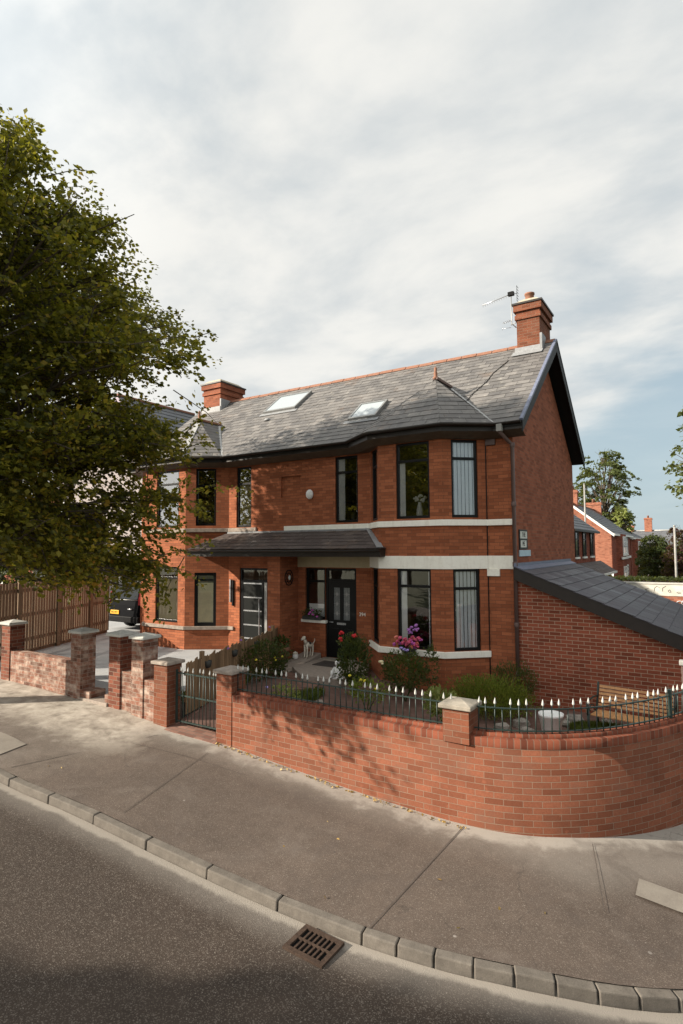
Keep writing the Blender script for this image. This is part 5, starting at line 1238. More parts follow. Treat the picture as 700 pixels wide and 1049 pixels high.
# ------------------------------------------------------------------ van on the drive
def van():
    X0, X1, Y0 = -15.50, -13.68, 1.05; o = thing('parked_van', (-14.8, 3.3, .05), 'black van parked on the drive beside the board fence, its rear facing the street', 'van')
    sec = [  # z, half width, y of rear face, y of front
        (.32, .86, .02, 4.5), (.50, .91, -.04, 4.62), (.95, .915, 0, 4.62), (1.12, .91, .02, 4.3), (1.70, .87, .12, 3.6), (1.98, .82, .22, 3.2), (2.06, .70, .40, 3.0)]
    cx = (X0+X1)/2; m = MB(); ring = []
    for z, w, yr, yf in sec:
        r_ = .12; pts = [(-w+r_, yr), (w-r_, yr), (w, yr+r_), (w, yf-r_*2), (w-r_*2, yf), (-w+r_*2, yf), (-w, yf-r_*2), (-w, yr+r_)]
        ring.append([(cx+x, Y0+y, z) for x, y in pts])
    for a, b in zip(ring[:-1], ring[1:]):
        for k in range(8): m.face([a[k], a[(k+1) % 8], b[(k+1) % 8], b[k]])
    m.face(ring[-1]); m.face(list(reversed(ring[0]))); m.build('body', 'van_paint', o, bevel=.02)
    m = MB(); yb = lambda z: Y0+np.interp(z, [s[0] for s in sec], [s[2] for s in sec])-.006
    m.hexa([(cx-.74, yb(1.2)-.006, 1.18), (cx+.74, yb(1.2)-.006, 1.18), (cx+.74, yb(1.2)+.02, 1.18), (cx-.74, yb(1.2)+.02, 1.18), (cx-.70, yb(1.78)-.006, 1.78), (cx+.70, yb(1.78)-.006, 1.78), (cx+.70, yb(1.78)+.02, 1.78), (cx-.70, yb(1.78)+.02, 1.78)]); m.build('rear_window', 'mirror_black', o)
    for s in (-1, 1):
        m = MB(); m.hexa([(cx+s*.90, Y0+.5, 1.16), (cx+s*.905, Y0+2.9, 1.16), (cx+s*.89, Y0+2.9, 1.16), (cx+s*.885, Y0+.5, 1.16), (cx+s*.882, Y0+.6, 1.66), (cx+s*.882, Y0+2.7, 1.66), (cx+s*.86, Y0+2.7, 1.66), (cx+s*.86, Y0+.6, 1.66)]); m.build('side_window', 'mirror_black', o)
        m = MB(); m.hexa([(cx+s*.80, Y0-.015, .98), (cx+s*.90, Y0+.06, .98), (cx+s*.90, Y0+.12, .98), (cx+s*.80, Y0+.05, .98), (cx+s*.80, Y0+.04, 1.42), (cx+s*.895, Y0+.10, 1.42), (cx+s*.895, Y0+.2, 1.42), (cx+s*.80, Y0+.1, 1.42)]); m.build('tail_lamp', 'red_lamp', o, bevel=.01)
        for yy in (.95, 3.75):
            m = MB(); n = 20; C_ = Vector((cx+s*.80, Y0+yy, .37))
            ringp = lambda r_, dx: [(C_.x+s*dx, C_.y+r_*math.cos(2*math.pi*k/n), C_.z+r_*math.sin(2*math.pi*k/n)) for k in range(n)]
            prof = [(.20, .1), (.30, .11), (.325, .09), (.325, -.09), (.30, -.1)]
            rr = [ringp(*p) for p in prof]
            for a, b in zip(rr[:-1], rr[1:]):
                for k in range(n): m.face([a[k], a[(k+1) % n], b[(k+1) % n], b[k]], smooth=True)
            w = m.build('wheel', 'tyre', o); m = MB(); m.face(ringp(.20, .095)); 
            for k in range(5): a = 2*math.pi*k/5; m.beam((C_.x+s*.10, C_.y, C_.z), (C_.x+s*.10, C_.y+.19*math.cos(a), C_.z+.19*math.sin(a)), .03, .04, up=(1, 0, 0))
            m.build('rim', 'grey_metal', w)
    m = MB(); m.box(cx-.92, cx+.92, Y0-.09, Y0+.12, .34, .56); m.build('bumper', 'print_dark', o, bevel=.03)
    m = MB(); m.box(cx-.70, cx-.22, Y0-.055, Y0-.03, .62, .76); pl = m.build('number_plate', 'plate_yellow', o, bevel=.004)
    text_mesh('characters', 'IXZ 4417', (cx-.46, Y0-.058, .69), .095, 'print_dark', pl)
    m = MB(); m.tube([(cx+.28, Y0-.04, .82), (cx+.52, Y0-.04, .82)], .022, 8); m.build('handle', 'silver_metal', o)
    m = MB(); m.tube([(cx-.76, Y0-.01, 1.15), (cx+.76, Y0-.01, 1.15)], .012, 6); m.build('trim', 'grey_metal', o)
    m = MB(); m.beam((cx, Y0+.11, 1.30), (cx+.42, Y0+.17, 1.34), .012, .02); m.build('rear_wiper', 'print_dark', o)
t = NT('mirror_black'); M['mirror_black'] = t.done(t.bsdf((.006, .007, .008), .06, .45))
van()

# ------------------------------------------------------------------ other houses
M['far_pane'] = (lambda t: t.done(t.bsdf((.05, .055, .06), .08, .8)))(NT('far_pane'))
def gable_house(name, x0, x1, y0, y1, zb, ze, zr, axis, wallm, roofm, label, over=.25, barge=None, front=None):
    """simple pitched house; axis 'y': ridge runs along y (gables face -y and +y)"""
    o = thing(name, ((x0+x1)/2, (y0+y1)/2, zb), label, 'house'); m = MB()
    if axis == 'y':
        xm = (x0+x1)/2; k = (zr-ze)/(xm-x0)
        m.face([(x0, y0, zb), (x1, y0, zb), (x1, y0, ze), (xm, y0, zr), (x0, y0, ze)]); m.face([(x1, y1, zb), (x0, y1, zb), (x0, y1, ze), (xm, y1, zr), (x1, y1, ze)])
        m.face([(x1, y0, zb), (x1, y1, zb), (x1, y1, ze), (x1, y0, ze)]); m.face([(x0, y1, zb), (x0, y0, zb), (x0, y0, ze), (x0, y1, ze)])
        m.build('wall', wallm, o); rm = MB()
        E = over; slate_face(rm, [(x1+E, y0-E, ze-k*E+.05), (x1+E, y1+E, ze-k*E+.05), (xm, y1+E, zr+.05), (xm, y0-E, zr+.05)], w=.5, h=.36, seed=3, lift=.03); slate_face(rm, [(x0-E, y1+E, ze-k*E+.05), (x0-E, y0-E, ze-k*E+.05), (xm, y0-E, zr+.05), (xm, y1+E, zr+.05)], w=.5, h=.36, seed=4, lift=.03)
        r = link_mesh('roof', rm.v, rm.f, rm.uv, rm.sm, roofm, o, merge=False)
        for s, xe in ((1, x1+E), (-1, x0-E)):
          m = MB(); m.hexa([(xe, y0-E-.03, ze-k*E-.16), (xe, y0-E, ze-k*E-.16), (xm, y0-E, zr-.16), (xm, y0-E-.03, zr-.16), (xe, y0-E-.03, ze-k*E+.06), (xe, y0-E, ze-k*E+.06), (xm, y0-E, zr+.06), (xm, y0-E-.03, zr+.06)])
          m.build('bargeboard', barge or 'barge_white', r)
        m = MB(); m.tube([(xm, y0-E, zr+.09), (xm, y1+E, zr+.09)], .09, 6); m.build('ridge_tiles', 'terracotta' if roofm != 'slate' else 'grey_metal', r)
        for xe in (x1+E, x0-E):
            m = MB(); m.beam((xe, y0-E, ze-k*E+.0), (xe, y1+E, ze-k*E+.0), .12, .14); m.build('gutter', 'barge_white' if barge is None else 'dark_fascia', r)
    else:
        ym = (y0+y1)/2; k = (zr-ze)/(ym-y0)
        m.face([(x0, y0, zb), (x1, y0, zb), (x1, y0, ze), (x0, y0, ze)]); m.face([(x1, y1, zb), (x0, y1, zb), (x0, y1, ze), (x1, y1, ze)])
        m.face([(x1, y0, zb), (x1, y1, zb), (x1, y1, ze), (x1, ym, zr), (x1, y0, ze)]); m.face([(x0, y1, zb), (x0, y0, zb), (x0, y0, ze), (x0, ym, zr), (x0, y1, ze)])
        m.build('wall', wallm, o); rm = MB(); E = over
        slate_face(rm, [(x0-E, y0-E, ze-k*E+.05), (x1+E, y0-E, ze-k*E+.05), (x1+E, ym, zr+.05), (x0-E, ym, zr+.05)], w=.5, h=.36, seed=3, lift=.03); slate_face(rm, [(x1+E, y1+E, ze-k*E+.05), (x0-E, y1+E, ze-k*E+.05), (x0-E, ym, zr+.05), (x1+E, ym, zr+.05)], w=.5, h=.36, seed=4, lift=.03)
        r = link_mesh('roof', rm.v, rm.f, rm.uv, rm.sm, roofm, o, merge=False)
        m = MB(); m.tube([(x0-E, ym, zr+.09), (x1+E, ym, zr+.09)], .09, 6); m.build('ridge_tiles', 'grey_metal', r)
    return o, r
def far_chimney(r, x, y, z0, z1, wx=.5, wy=1.2, pots=3):
    m = MB(); m.box(x-wx/2, x+wx/2, y-wy/2, y+wy/2, z0, z1); m.box(x-wx/2-.06, x+wx/2+.06, y-wy/2-.06, y+wy/2+.06, z1-.25, z1-.08); c = m.build('chimney', 'far_brick', r)
    for k in range(pots):
        m = MB(); yy = y+(k-(pots-1)/2)*(wy/max(1, pots))*.85; m.lathe((x, yy, z1), [(.13, 0), (.11, .25), (.13, .27), (.13, .32), (.0, .32)], 10); m.build('chimney_pot', 'terracotta', c)
def side_window(o, x, y, z0, z1, w, frame='barge_white', glassm='sky_pane', dx=.02):
    m = MB(); m.box(x, x+.06, y-w/2, y+w/2, z0, z0+.09); m.box(x, x+.06, y-w/2, y+w/2, z1-.08, z1); m.box(x, x+.06, y-w/2, y-w/2+.08, z0+.09, z1-.08); m.box(x, x+.06, y+w/2-.08, y+w/2, z0+.09, z1-.08)
    zz = z0+(z1-z0)*.7; m.box(x, x+.055, y-w/2+.08, y+w/2-.08, zz-.03, zz+.03); f = m.build('window', frame, o)
    m = MB(); m.box(x, x+.02, y-w/2+.05, y+w/2-.05, z0+.05, z1-.05); m.build('pane', glassm, f)
    m = MB(); m.box(x, x+.10, y-w/2-.08, y+w/2+.08, z0-.12, z0-.01); m.build('window_sill', 'barge_white', f)
# A: nearest along the side street, seen past the gable
a, ar = gable_house('street_house', -9.5, -3.15, 22.2, 30.2, -.9, 4.15, 6.6, 'y', 'far_dark_brick', 'far_slate', 'nearest dark brick house along the side street, with a low dark porch roof', barge='dark_fascia')
for y_ in (23.6, 26.0, 28.6): side_window(a, -3.13, y_, 2.4, 3.9, 1.0, 'dark_fascia', 'far_pane')
m = MB(); m.box(-3.13, -2.4, 22.6, 32.0, -.9, 1.05); m.build('bay_wall', 'far_dark_brick', a)
pm = MB(); slate_face(pm, [(-2.15, 22.4, 1.30), (-2.15, 32.3, 1.30), (-3.15, 32.3, 2.0), (-3.15, 22.4, 2.0)], w=.4, h=.3, seed=8); po = link_mesh('porch_roof', pm.v, pm.f, pm.uv, pm.sm, 'porch_slate', a, merge=False)
m = MB(); m.beam((-2.12, 22.4, 1.24), (-2.12, 32.3, 1.24), .1, .13); m.build('gutter', 'barge_white', po)
# B: gable to the camera, white bargeboard, bays to the street
b, br = gable_house('street_house', -9.1, -3.1, 37.5, 49.6, -.9, 4.15, 6.55, 'y', 'far_brick', 'far_slate', 'brick house with a sunlit gable and white bargeboards beyond the lean-to roof')
for y_ in (41.9, ):
    m = MB(); m.prism([(-3.1, y_-2.0), (-2.7, y_-1.4), (-2.7, y_+1.4), (-3.1, y_+2.0), (-3.4, y_)], -.9, 4.05); m.build('bay_wall', 'far_dark_brick', b)  # bay in the darker brick too, its shade put into the colour
m = MB(); m.box(-3.098, -3.06, 37.52, 49.5, -.9, 4.1); m.build('shaded_street_wall', 'far_dark_brick', b)  # thin darker skin: the street front's shade is put into its brick colour
for y_, x_ in ((41.9, -2.69), (46.6, -3.05)):
    side_window(b, x_, y_, 2.35, 3.85, 1.9 if x_ > -3 else 1.2); side_window(b, x_, y_, -.1, 1.35, 1.9 if x_ > -3 else 1.2)
m = MB(); m.box(-2.68, -2.62, 39.9, 43.9, 1.95, 2.15); m.box(-3.05, -3.0, 43.9, 49.5, 1.95, 2.15); m.build('string_course', 'barge_white', b)
far_chimney(br, -6.1, 38.6, 5.2, 7.75, .8, .5, 2); far_chimney(br, -6.1, 48.8, 5.6, 7.35, 1.4, .55, 4)
m = MB(); m.face([(-3.7, 36.9, .3), (-3.0, 36.9, .3), (-3.0, 37.45, .9), (-3.7, 37.45, .9)]); m.build('door_canopy', 'barge_white', b)
# C
c, cr_ = gable_house('street_house', -9.0, -3.1, 50.4, 63.0, -.9, 3.95, 5.6, 'y', 'far_dark_brick', 'far_slate', 'farther brick house with white window sills next along the side street')
m = MB(); m.prism([(-3.1, 51.6), (-2.7, 52.3), (-2.7, 57.6), (-3.1, 58.2), (-3.4, 55)], -.9, 3.8); m.build('bay_wall', 'far_dark_brick', c)
for y_ in (53.6, 56.4): side_window(c, -2.69, y_, 2.2, 3.55, 1.7, glassm='far_pane'); side_window(c, -2.69, y_, -.3, 1.2, 1.7, glassm='far_pane')
m = MB(); m.box(-2.68, -2.62, 52.2, 57.6, 1.75, 1.98); m.box(-2.68, -2.62, 52.2, 57.6, 1.35, 1.5); m.build('string_course', 'barge_white', c)
far_chimney(cr_, -6.0, 62.0, 5.0, 7.0, .8, .5, 2)
d_, dr_ = gable_house('street_house', -6, 6.5, 72, 80, -1.2, 3.2, 5.1, 'x', 'render_pale', 'far_slate', 'distant pale house with a plain grey roof closing the view above the dark trees')
far_chimney(dr_, -3.6, 76, 4.4, 6.9, .9, .6, 1); far_chimney(dr_, -5.8, 76, 4.4, 5.9, .9, .6, 1)
# neighbour on the left beyond the fence
n_, nr = gable_house('neighbour_house', -25.3, -15.7, 5.2, 9.6, -.5, 6.0, 10.4, 'y', 'render_pale', 'far_slate', 'pale rendered house with a mauve bargeboard half hidden by the big tree', barge='barge_mauve', over=.3)
m = MB()
for k in range(18): m.box(-25.33, -24.95-.12*(k % 2), 5.15, 5.3, -.4+k*.38, -.05+k*.38)
m.build('quoin', 'quoin_white', n_)
for x_ in (-22.5, -18.0):
    m = MB(); m.box(x_-.6, x_+.6, 5.12, 5.18, 3.6, 5.0); f = m.build('window', 'barge_white', n_); m = MB(); m.box(x_-.5, x_+.5, 5.10, 5.13, 3.7, 4.9); m.build('pane', 'far_pane', f)
n2, nr2 = gable_house('neighbour_house', -42, -27.5, 6.5, 15, -.5, 6.2, 9.4, 'x', 'far_dark_brick', 'far_slate', 'brick house farther left behind the big tree with a tall chimney')
far_chimney(nr2, -32.2, 10.6, 7.5, 12.0, 1.0, .7, 2)
for x_ in (-38.5, -34, -29.5):
    for z_ in (.9, 3.9):
        m = MB(); m.box(x_-.6, x_+.6, 6.44, 6.49, z_, z_+1.4); f = m.build('window', 'barge_white', n2); m = MB(); m.box(x_-.5, x_+.5, 6.42, 6.45, z_+.1, z_+1.3); m.build('pane', 'far_pane', f)
# painted wall across the side street end
gw = thing('graffiti_wall', (3, 14, -.9), 'brick wall with a pale painted band covered in faded scrawl beyond the lean-to roof', 'wall')
m = MB(); m.box(.2, 7.5, 14, 14.22, -1.2, 1.0); m.build('wall', 'far_brick', gw)
m = MB(); m.box(.2, 7.5, 13.98, 14.22, 1.001, 1.46); o = m.build('painted_band', 'graffiti_paint', gw)
m = MB(); m.box(.2, 7.5, 13.95, 14.26, 1.461, 1.52); m.build('coping', 'pale_cap', gw)
m = MB(); rd = random.Random(4)
for k in range(13):
    x = 1.05+k*.25+rd.uniform(-.09, .09); z = 1.08+rd.uniform(0, .12); w = rd.uniform(.06, .22); h = rd.uniform(.06, .24)
    pts = [(x+w*rd.uniform(-.1, .5), 13.975, z), (x+w*rd.uniform(-.2, .2), 13.975, z+h*.6), (x+w*.5, 13.975, z+h), (x+w, 13.975, z+h*rd.uniform(.3, .8)), (x+w*rd.uniform(.3, 1.), 13.975, z+h*rd.uniform(0, .3))]
    m.tube(pts[:rd.randint(3, 5)], rd.uniform(.005, .012), 4)
m.build('scrawl', 'print_dark', gw)
m = MB()
for (x, z, s) in ((2.45, .70, .16), (2.62, .74, .14)): m.tube([(x+s*math.cos(a)*.8, 13.99, z+s*math.sin(a)*.7) for a in np.linspace(.3, 5.4, 14)], .016, 4)
m.tube([(2.75, 13.99, .82), (2.62, 13.99, .56)], .016, 4)
m.build('scrawl', 'quoin_white', gw)
# parked car far up the street
cs = thing('parked_car', (-.05, 37, -.9), 'silver car parked far up the side street, its roof just showing over the hedge', 'car')
m = MB(); ring = []
for z, w, ya, yb in ((-.62, .82, 35, 39.1), (-.30, .86, 34.9, 39.2), (.0, .84, 35.1, 39.0), (.12, .76, 35.9, 38.3), (.50, .64, 36.4, 37.9), (.56, .55, 36.6, 37.7)):
    ring.append([(-.05+x, y, z) for x, y in ((-w, ya+.1), (-w+.15, ya), (w-.15, ya), (w, ya+.1), (w, yb-.1), (w-.15, yb), (-w+.15, yb), (-w, yb-.1))])
for p, q in zip(ring[:-1], ring[1:]):
    for k in range(8): m.face([p[k], p[(k+1) % 8], q[(k+1) % 8], q[k]], smooth=False)
m.face(ring[-1]); m.build('body', 'car_silver', cs, bevel=.03)
m = MB(); m.hexa([(-.62, 36.02, .16), (.52, 36.02, .16), (.52, 36.1, .16), (-.62, 36.1, .16), (-.55, 36.36, .46), (.45, 36.36, .46), (.45, 36.42, .46), (-.55, 36.42, .46)]); m.build('rear_window', 'mirror_black', cs)
for sx in (-.80, .70):
    for yy in (35.8, 38.3): m = MB(); m.tube([(sx-.05, yy, -.58), (sx+.12, yy, -.58)], .31, 14); m.build('wheel', 'tyre', cs)
# poles
for (x, y, z0, z1, lab) in ((-4.2, 33, -.9, 7.6, 'thin grey pole rising behind the dark brick house'), (1.85, 25, -.9, 4.1, 'pale post standing among the dark trees at the right')):
    o = thing('pole', (x, y, z0), lab, 'pole'); m = MB(); m.tube([(x, y, z0), (x, y, z1)], [.075, .055], 8); m.build('shaft', 'concrete_pole', o)
    m = MB(); m.lathe((x, y, z1), [(.06, 0), (.075, .02), (.06, .06), (0, .09)], 8); m.build('pole_cap', 'grey_metal', o)

# ------------------------------------------------------------------ trees
def tubes_np(segs, name, mat, parent, n=6):
    m = MB()
    for pts, rs in segs: m.tube(pts, rs, n, caps=False)
    return m.build(name, mat, parent, merge=False)
def tree(name, base, H_, prof, nsp, nleaf, lsize, lmat, label, cat='tree', zbot=None, seed=1, trunk_r=.22, spray=1.0, droop=.25, lean=(0, 0), group=None, inner=.25, gaps=.0, boughs=0):
    """prof(z, azimuth) -> crown radius; sprays of leaves grow along twigs set mostly near the crown's skin"""
    rg = np.random.default_rng(seed); o = thing(name, base, label, cat, group); bx, by, bz = base
    segs = [([(bx, by, bz-.2), (bx+lean[0]*.3, by+lean[1]*.3, bz+H_*.25), (bx+lean[0]*.7+.1, by+lean[1]*.7, bz+H_*.55), (bx+lean[0], by+lean[1], bz+H_*.80)], [trunk_r*1.15, trunk_r, trunk_r*.6, trunk_r*.1])]
    def axis(z): f = min(1, max(0, (z-bz)/H_)); return np.array([bx+lean[0]*f, by+lean[1]*f])
    C = []; D = []; k = 0; tries = 0
    limbs = []
    if boughs:
        while len(limbs) < boughs:
            z = bz+H_*rg.uniform(.10, 1.0); az = rg.uniform(0, 2*math.pi); r_ = prof(z, az)
            if r_ < .25 or rg.uniform() > r_/6+.12: continue
            r_ *= rg.uniform(.82, 1.05); a = axis(z); tip = np.array([a[0]+r_*math.cos(az), a[1]+r_*math.sin(az), z])
            if zbot is not None and tip[2] < zbot(tip): continue
            st = np.array([*axis(max(bz+2.5, z-.45*r_)), max(bz+2.5, z-.45*r_)]); limbs.append(tip*.93+st*.07)
            dirn = (tip-st)/np.linalg.norm(tip-st); nb = int(nsp/boughs*rg.uniform(.6, 1.4)*(.5+r_/7)); sg = rg.uniform(.26, .50)
            for _ in range(nb):
                tt = 1.03-abs(rg.normal(0, .30))
                if tt < .25: continue
                sp = sg*(1.25-.55*tt)*(.5+r_/6); p = st+(tip-st)*tt+rg.normal(0, 1, 3)*np.array([sp, sp, sp*.55])+np.array([0, 0, .10*r_*math.sin(tt*math.pi)])
                if zbot is not None and p[2] < zbot(p): continue
                out = dirn+rg.normal(0, .45, 3); out[2] -= droop*.8; out /= np.linalg.norm(out); side = np.cross(out, [0, 0, 1.]); L_ = spray*rg.uniform(.45, 1.2)
                m_ = int(nleaf*rg.uniform(.5, 1.4)); t2 = rg.uniform(-.15, 1, m_); w = (1-np.abs(t2-.35))*L_*.30
                C.append(p+out*(t2[:, None]-.5)*L_+side*rg.normal(0, 1, (m_, 1))*w[:, None]+np.array([0, 0, 1.])*(rg.normal(0, .09, (m_, 1))*L_-droop*L_*(t2[:, None]**2)))
                D.append(np.tile(out, (m_, 1))+np.array([0, 0, -.35])+side*rg.normal(0, .6, (m_, 1)))
                if _ % 3 == 0: segs.append(([tuple(p-out*L_*.9+np.array([0, 0, -.05])), tuple(p), tuple(p+out*L_*.30+np.array([0, 0, -droop*L_*.2]))], [.011, .007, .003]))
        k = nsp
    while k < nsp and tries < nsp*20:
        tries += 1
        z = bz+H_*rg.uniform(.08, 1.0); az = rg.uniform(0, 2*math.pi); r_ = prof(z, az)
        if r_ <= .05: continue
        if rg.uniform() > (r_/8)**1.0+.15: continue
        f = 1-(1-inner)*abs(rg.normal(0, .33)); f = max(.1, f)
        # lobes: push some directions out, leave gaps between boughs
        lob = .5+.5*math.sin(az*5+z*1.9)*math.cos(z*2.3+az*3)
        if gaps and rg.uniform() < gaps*(1-lob): continue
        rr = r_*f*(.80+.28*lob); a = axis(z); p = np.array([a[0]+rr*math.cos(az), a[1]+rr*math.sin(az), z])
        if zbot is not None and p[2] < zbot(p): continue
        out = np.array([math.cos(az), math.sin(az), rg.uniform(-.35, .45)-droop*.5]); out /= np.linalg.norm(out); side = np.cross(out, [0, 0, 1.]); L_ = spray*rg.uniform(.5, 1.25)
        m_ = int(nleaf*rg.uniform(.6, 1.4)); tt = rg.uniform(-.15, 1, m_)**1
        w = (1-np.abs(tt-.35))*L_*.34
        q = p+out*(tt[:, None]-.55)*L_+side*rg.normal(0, 1, (m_, 1))*w[:, None]+np.array([0, 0, 1.])*(rg.normal(0, .10, (m_, 1))*L_-droop*L_*(tt[:, None]**2))
        C.append(q); D.append(np.tile(out, (m_, 1))+np.array([0, 0, -.35])+side*rg.normal(0, .6, (m_, 1)))
        if k % 3 == 0: segs.append(([tuple(p-out*L_*.9+np.array([0, 0, -.05])), tuple(p), tuple(p+out*L_*.42+np.array([0, 0, -droop*L_*.2]))], [.016, .010, .004]))
        if k % max(1, nsp//90) == 0: limbs.append(p-out*L_*.9)
        k += 1
    for p in limbs:
        h0 = max(.2*H_, (p[2]-bz)*.62); a = axis(bz+h0); s0 = np.array([a[0], a[1], bz+h0]); L_ = np.linalg.norm(p-s0)
        mid = s0*.5+p*.5+np.array([0, 0, .10*L_])+rg.normal(0, .05*L_, 3); q3 = s0*.2+p*.8+np.array([0, 0, .05*L_])
        r0 = trunk_r*.42*min(1, L_/4)*(1-.5*h0/H_); segs.append(([tuple(s0), tuple(mid), tuple(q3), tuple(p)], [r0, r0*.6, r0*.35, .012]))
        for _ in range(2):
            e = p+rg.normal(0, .5, 3)*spray; segs.append(([tuple(mid*.4+q3*.6), tuple((q3+e)/2+np.array([0, 0, .1])), tuple(e)], [r0*.3, r0*.2, .008]))
    tubes_np(segs, 'trunk', 'bark', o)
    C = np.concatenate(C); D = np.concatenate(D); D /= np.linalg.norm(D, axis=1)[:, None]
    leaf_mesh('crown', C, D, lsize, lmat, o, .72, .35)
    return o
PZ = [1.9, 2.4, 4.0, 5.7, 7.05, 8.5, 9.6, 10.6, 11.4, 11.9]; PR = [4.6, 5.25, 5.3, 5.3, 5.4, 5.2, 4.8, 3.8, 2.2, .4]
def prof_main(z, az):
    r_ = np.interp(z, PZ, PR, left=0, right=0); return r_*(1+.06*math.sin(3*az+z)+.05*math.sin(7*az-1.3*z))*(1-.24*max(0, math.cos(az+.86))**1.5-.20*max(0, math.cos(az-2.28))**2)
TB = (-10.0, -8.1, .02)
def zb_main(p):
    dsw = (p[0]-TB[0])*-.76+(p[1]-TB[1])*-.65
    return 2.25+.55*max(0, dsw+4.0)+.15*math.sin(p[0]*2.1+p[1]*3)
tree('street_tree', TB, 12.3, prof_main, 5600, 44, .100, 'tree_leaf', 'large broad leafed street tree filling the left side, turning gold in places', zbot=zb_main, seed=5, trunk_r=.24, spray=.85, droop=.30, boughs=250)
# trees on the far pavement behind the photographer: they shade the near road and show in the windows
def ell(cz, rz_, r_): return lambda z, az: r_*math.sqrt(max(0, 1-((z-cz)/rz_)**2))*(1+.12*math.sin(3*az+z))
tree('street_tree', (-15.15, -25.78, -.2), 12, ell(7.6, 4.6, 3.0), 1300, 50, .28, 'tree_leaf', 'leafy tree across the road reflected in the upper windows', seed=8, spray=1.3)
tree('street_tree', (-18, -33, 0), 12, ell(7.4, 4.6, 4.0), 340, 46, .27, 'tree_leaf', 'second leafy tree across the road, farther along the pavement', seed=9, spray=1.4)
# far and right hand trees
tree('tall_tree', (-6.9, 61, -1), 15.0, lambda z, az: np.interp(z, [4, 6, 9, 12, 14, 14.6], [1.2, 3.0, 3.4, 2.9, 1.6, .3])*(1+.25*math.sin(2*az+z*1.4)), 330, 46, .26, 'far_leaf', 'tall loose crowned tree standing behind the brick houses of the side street', seed=12, spray=1.0, gaps=.8, trunk_r=.3)
tree('garden_tree', (-4.6, 58, -1), 8.2, ell(5.6, 1.9, 1.1), 90, 30, .22, 'lime_leaf', 'small yellow green tree in front of the tall tree', seed=13, spray=.6, trunk_r=.12)
tree('garden_tree', (4.75, 12.2, -1), 9.5, lambda z, az: np.interp(z, [3.0, 4.2, 6.5, 8.2, 9.2], [.8, 2.0, 2.5, 1.6, .3])*(1+.2*math.sin(3*az+z*2)), 330, 34, .17, 'far_leaf', 'broad leafed tree reaching in at the right edge with some rust coloured leaves', seed=14, spray=.8, gaps=.7, trunk_r=.2)
for (x, y, h, r_, mt, lb, sd) in ((.1, 35, 4.7, 1.3, 'hedge_leaf', 'dark round tree on the right next to the last brick house', 15), (2.0, 33, 5.3, 1.35, 'purple_leaf', 'purple leafed tree at the right behind the pale post', 16), (3.6, 27, 4.0, 1.2, 'hedge_leaf', 'dark green bushy tree behind the graffiti wall at the right', 17), (4.4, 33, 6.2, 2.0, 'hedge_leaf', 'tallest dark tree at the right edge', 18), (-.7, 44, 4.2, 1.5, 'hedge_leaf', 'low dark tree farther up the street beside the brick bay', 19), (1.9, 48, 4.6, 2.2, 'far_leaf', 'sunlit green tree far up the street', 20)):
    tree('garden_tree', (x, y, -.95), h, ell(h*.5-.95, h*.56, r_), 200, 44, .17, mt, lb, seed=sd, spray=.7, trunk_r=.1, inner=.1)
tree('garden_tree', (-24.6, 2.6, -.4), 5.4, ell(2.6, 2.8, 2.3), 330, 44, .15, 'hedge_leaf', 'added dark bushy tree behind the board fence, shading the far left brick house', seed=31, spray=.7, trunk_r=.12, inner=.1)  # added tree that keeps the sun off the brick neighbour behind
hd = thing('hedge', (2.8, 15, -.9), 'clipped dark hedge running behind the graffiti wall', 'hedge')
n = 9000; C = np.stack([rng.uniform(-.6, 7, n), rng.uniform(14.7, 15.4, n), rng.uniform(-.6, 1.68, n)], 1); k = rng.integers(0, 3, n); C[k == 0, 2] = 1.62+rng.normal(0, .05, (k == 0).sum()); C[k == 1, 1] = 14.7+rng.normal(0, .05, (k == 1).sum())
leaf_mesh('foliage', C, rng.normal(0, 1, (n, 3)), .09, 'hedge_leaf', hd)
m = MB(); m.box(-.5, 6.9, 14.85, 15.25, -.9, 1.55); m.build('stems', 'hedge_core', hd) if 'hedge_core' in M else m.build('stems', 'soil', hd)

# ------------------------------------------------------------------ camera, light, sky
yaw, pit, rol = R(32.5), R(3.64), R(-.35)
F = Vector((-math.sin(yaw)*math.cos(pit), math.cos(yaw)*math.cos(pit), math.sin(pit))); r0 = Vector((math.cos(yaw), math.sin(yaw), 0)); u0 = r0.cross(F)
r_ = r0*math.cos(rol)+u0*math.sin(rol); u_ = -r0*math.sin(rol)+u0*math.cos(rol)
cd = bpy.data.cameras.new('camera'); cam = bpy.data.objects.new('camera', cd); COL.objects.link(cam)
cam.matrix_world = Matrix(((r_.x, u_.x, -F.x, 3.62), (r_.y, u_.y, -F.y, -12.7), (r_.z, u_.z, -F.z, 2.95), (0, 0, 0, 1)))
cd.sensor_fit = 'VERTICAL'; cd.sensor_height = 36; cd.lens = 595/1049*36; cd.clip_start = .1; cd.clip_end = 3000
S.camera = cam
EL = 25.2; az = math.atan2(-.65, -.76)      # direction towards the sun
sd_ = Vector((math.cos(az)*math.cos(R(EL)), math.sin(az)*math.cos(R(EL)), math.sin(R(EL))))
sl = bpy.data.lights.new('sun', 'SUN'); sl.energy = 5.0; sl.angle = R(.55); sl.color = (1, .90, .76)
so = bpy.data.objects.new('sun', sl); COL.objects.link(so); so.rotation_euler = sd_.to_track_quat('Z', 'Y').to_euler()
w = bpy.data.worlds.new('World'); S.world = w; w.use_nodes = True; nt = w.node_tree; nt.nodes.clear()
T = NT.__new__(NT); T.t = nt
out = nt.nodes.new('ShaderNodeOutputWorld'); bg = nt.nodes.new('ShaderNodeBackground')
sky = nt.nodes.new('ShaderNodeTexSky'); sky.sky_type = 'NISHITA'; sky.sun_disc = False; sky.sun_elevation = R(EL); sky.sun_rotation = math.atan2(sd_.x, sd_.y)
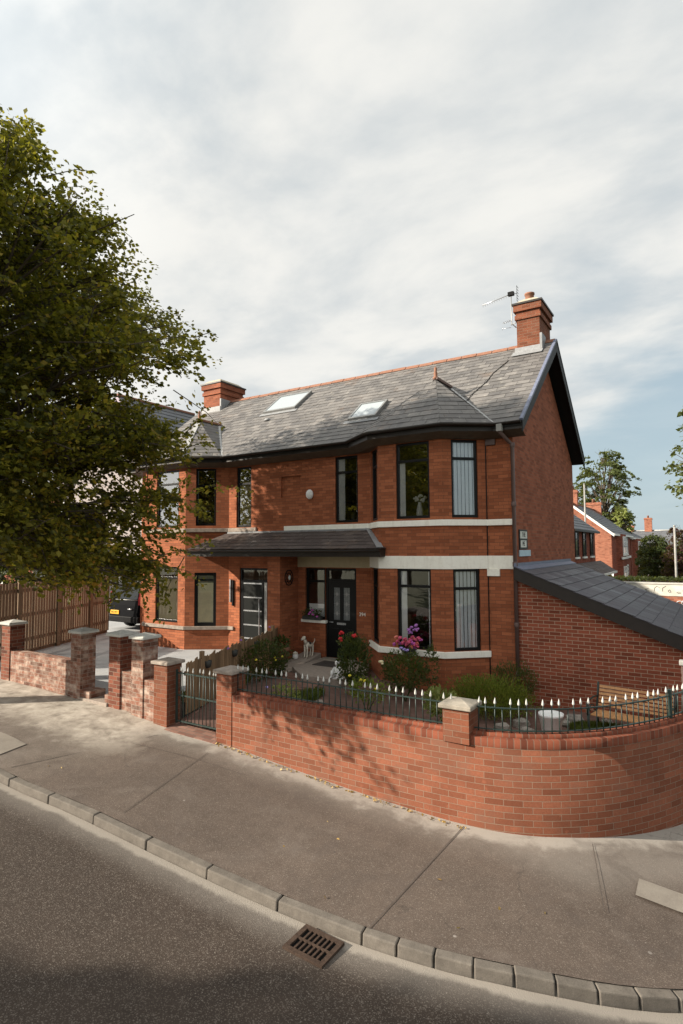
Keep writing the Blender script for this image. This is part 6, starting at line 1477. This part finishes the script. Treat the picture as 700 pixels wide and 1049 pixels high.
sky.air_density = 1.1; sky.dust_density = 1.6; sky.ozone_density = 1.2
tc = nt.nodes.new('ShaderNodeTexCoord'); sx = nt.nodes.new('ShaderNodeSeparateXYZ'); nt.links.new(tc.outputs['Generated'], sx.inputs[0])
dz = T.math('ADD', T.math('MAXIMUM', sx.outputs[2], 0.), .22)
cb = nt.nodes.new('ShaderNodeCombineXYZ'); T.l(T.math('DIVIDE', sx.outputs[0], dz), cb.inputs[0]); T.l(T.math('DIVIDE', sx.outputs[1], dz), cb.inputs[1])
mp = nt.nodes.new('ShaderNodeMapping'); mp.inputs['Rotation'].default_value = (0, 0, R(-18)); mp.inputs['Scale'].default_value = (.80, 1.15, 1); T.l(cb.outputs[0], mp.inputs[0])
n1 = T.noise(1.15, 6, .52, mp.outputs[0], dist=.15); n2 = T.noise(2.1, 8, .56, mp.outputs[0], dist=.18)
cv = T.math('ADD', T.math('MULTIPLY', n1, .72), T.math('MULTIPLY', n2, .28))
# the cloud veil thins towards the far right end of the street
az_ = T.math('ADD', T.math('MULTIPLY', sx.outputs[0], .93), T.math('MULTIPLY', sx.outputs[1], .36))     # large towards the right of the street
low = T.smooth(sx.outputs[2], .05, .42, 1, 0)
thin = T.math('MULTIPLY', T.smooth(az_, -.05, .42, 0, 1), low)
cov = T.smooth(T.math('SUBTRACT', cv, T.math('MULTIPLY', thin, .38)), .24, .50, .16, .98)
shade = T.smooth(n2, .34, .62, 0, 1)
ccol = T.mix(shade, (7.3, 7.65, 7.75), (9.9, 9.8, 9.35))
vd = nt.nodes.new('ShaderNodeVectorMath'); vd.operation = 'DOT_PRODUCT'; T.l(tc.outputs['Generated'], vd.inputs[0]); vd.inputs[1].default_value = tuple(sd_)
sunside = T.smooth(vd.outputs['Value'], .25, .95, 1.0, 1.8)      # thin cloud is brightest round the sun, behind the photographer
cc = nt.nodes.new('ShaderNodeVectorMath'); cc.operation = 'SCALE'; T.l(ccol, cc.inputs[0]); T.l(sunside, cc.inputs['Scale'])
hz = T.mix(T.smooth(sx.outputs[2], .0, .5, .75, .55), sky.outputs[0], (5.3, 7.0, 7.9))
mixc = T.mix(cov, hz, cc.outputs[0])
T.l(mixc, bg.inputs[0]); bg.inputs[1].default_value = .052; nt.links.new(bg.outputs[0], out.inputs[0])
S.view_settings.view_transform = 'Standard'; S.view_settings.look = 'None'; S.view_settings.exposure = .84; S.view_settings.gamma = 1
S.render.engine = 'CYCLES'; S.cycles.max_bounces = 7; S.cycles.transparent_max_bounces = 12; S.cycles.use_denoising = True
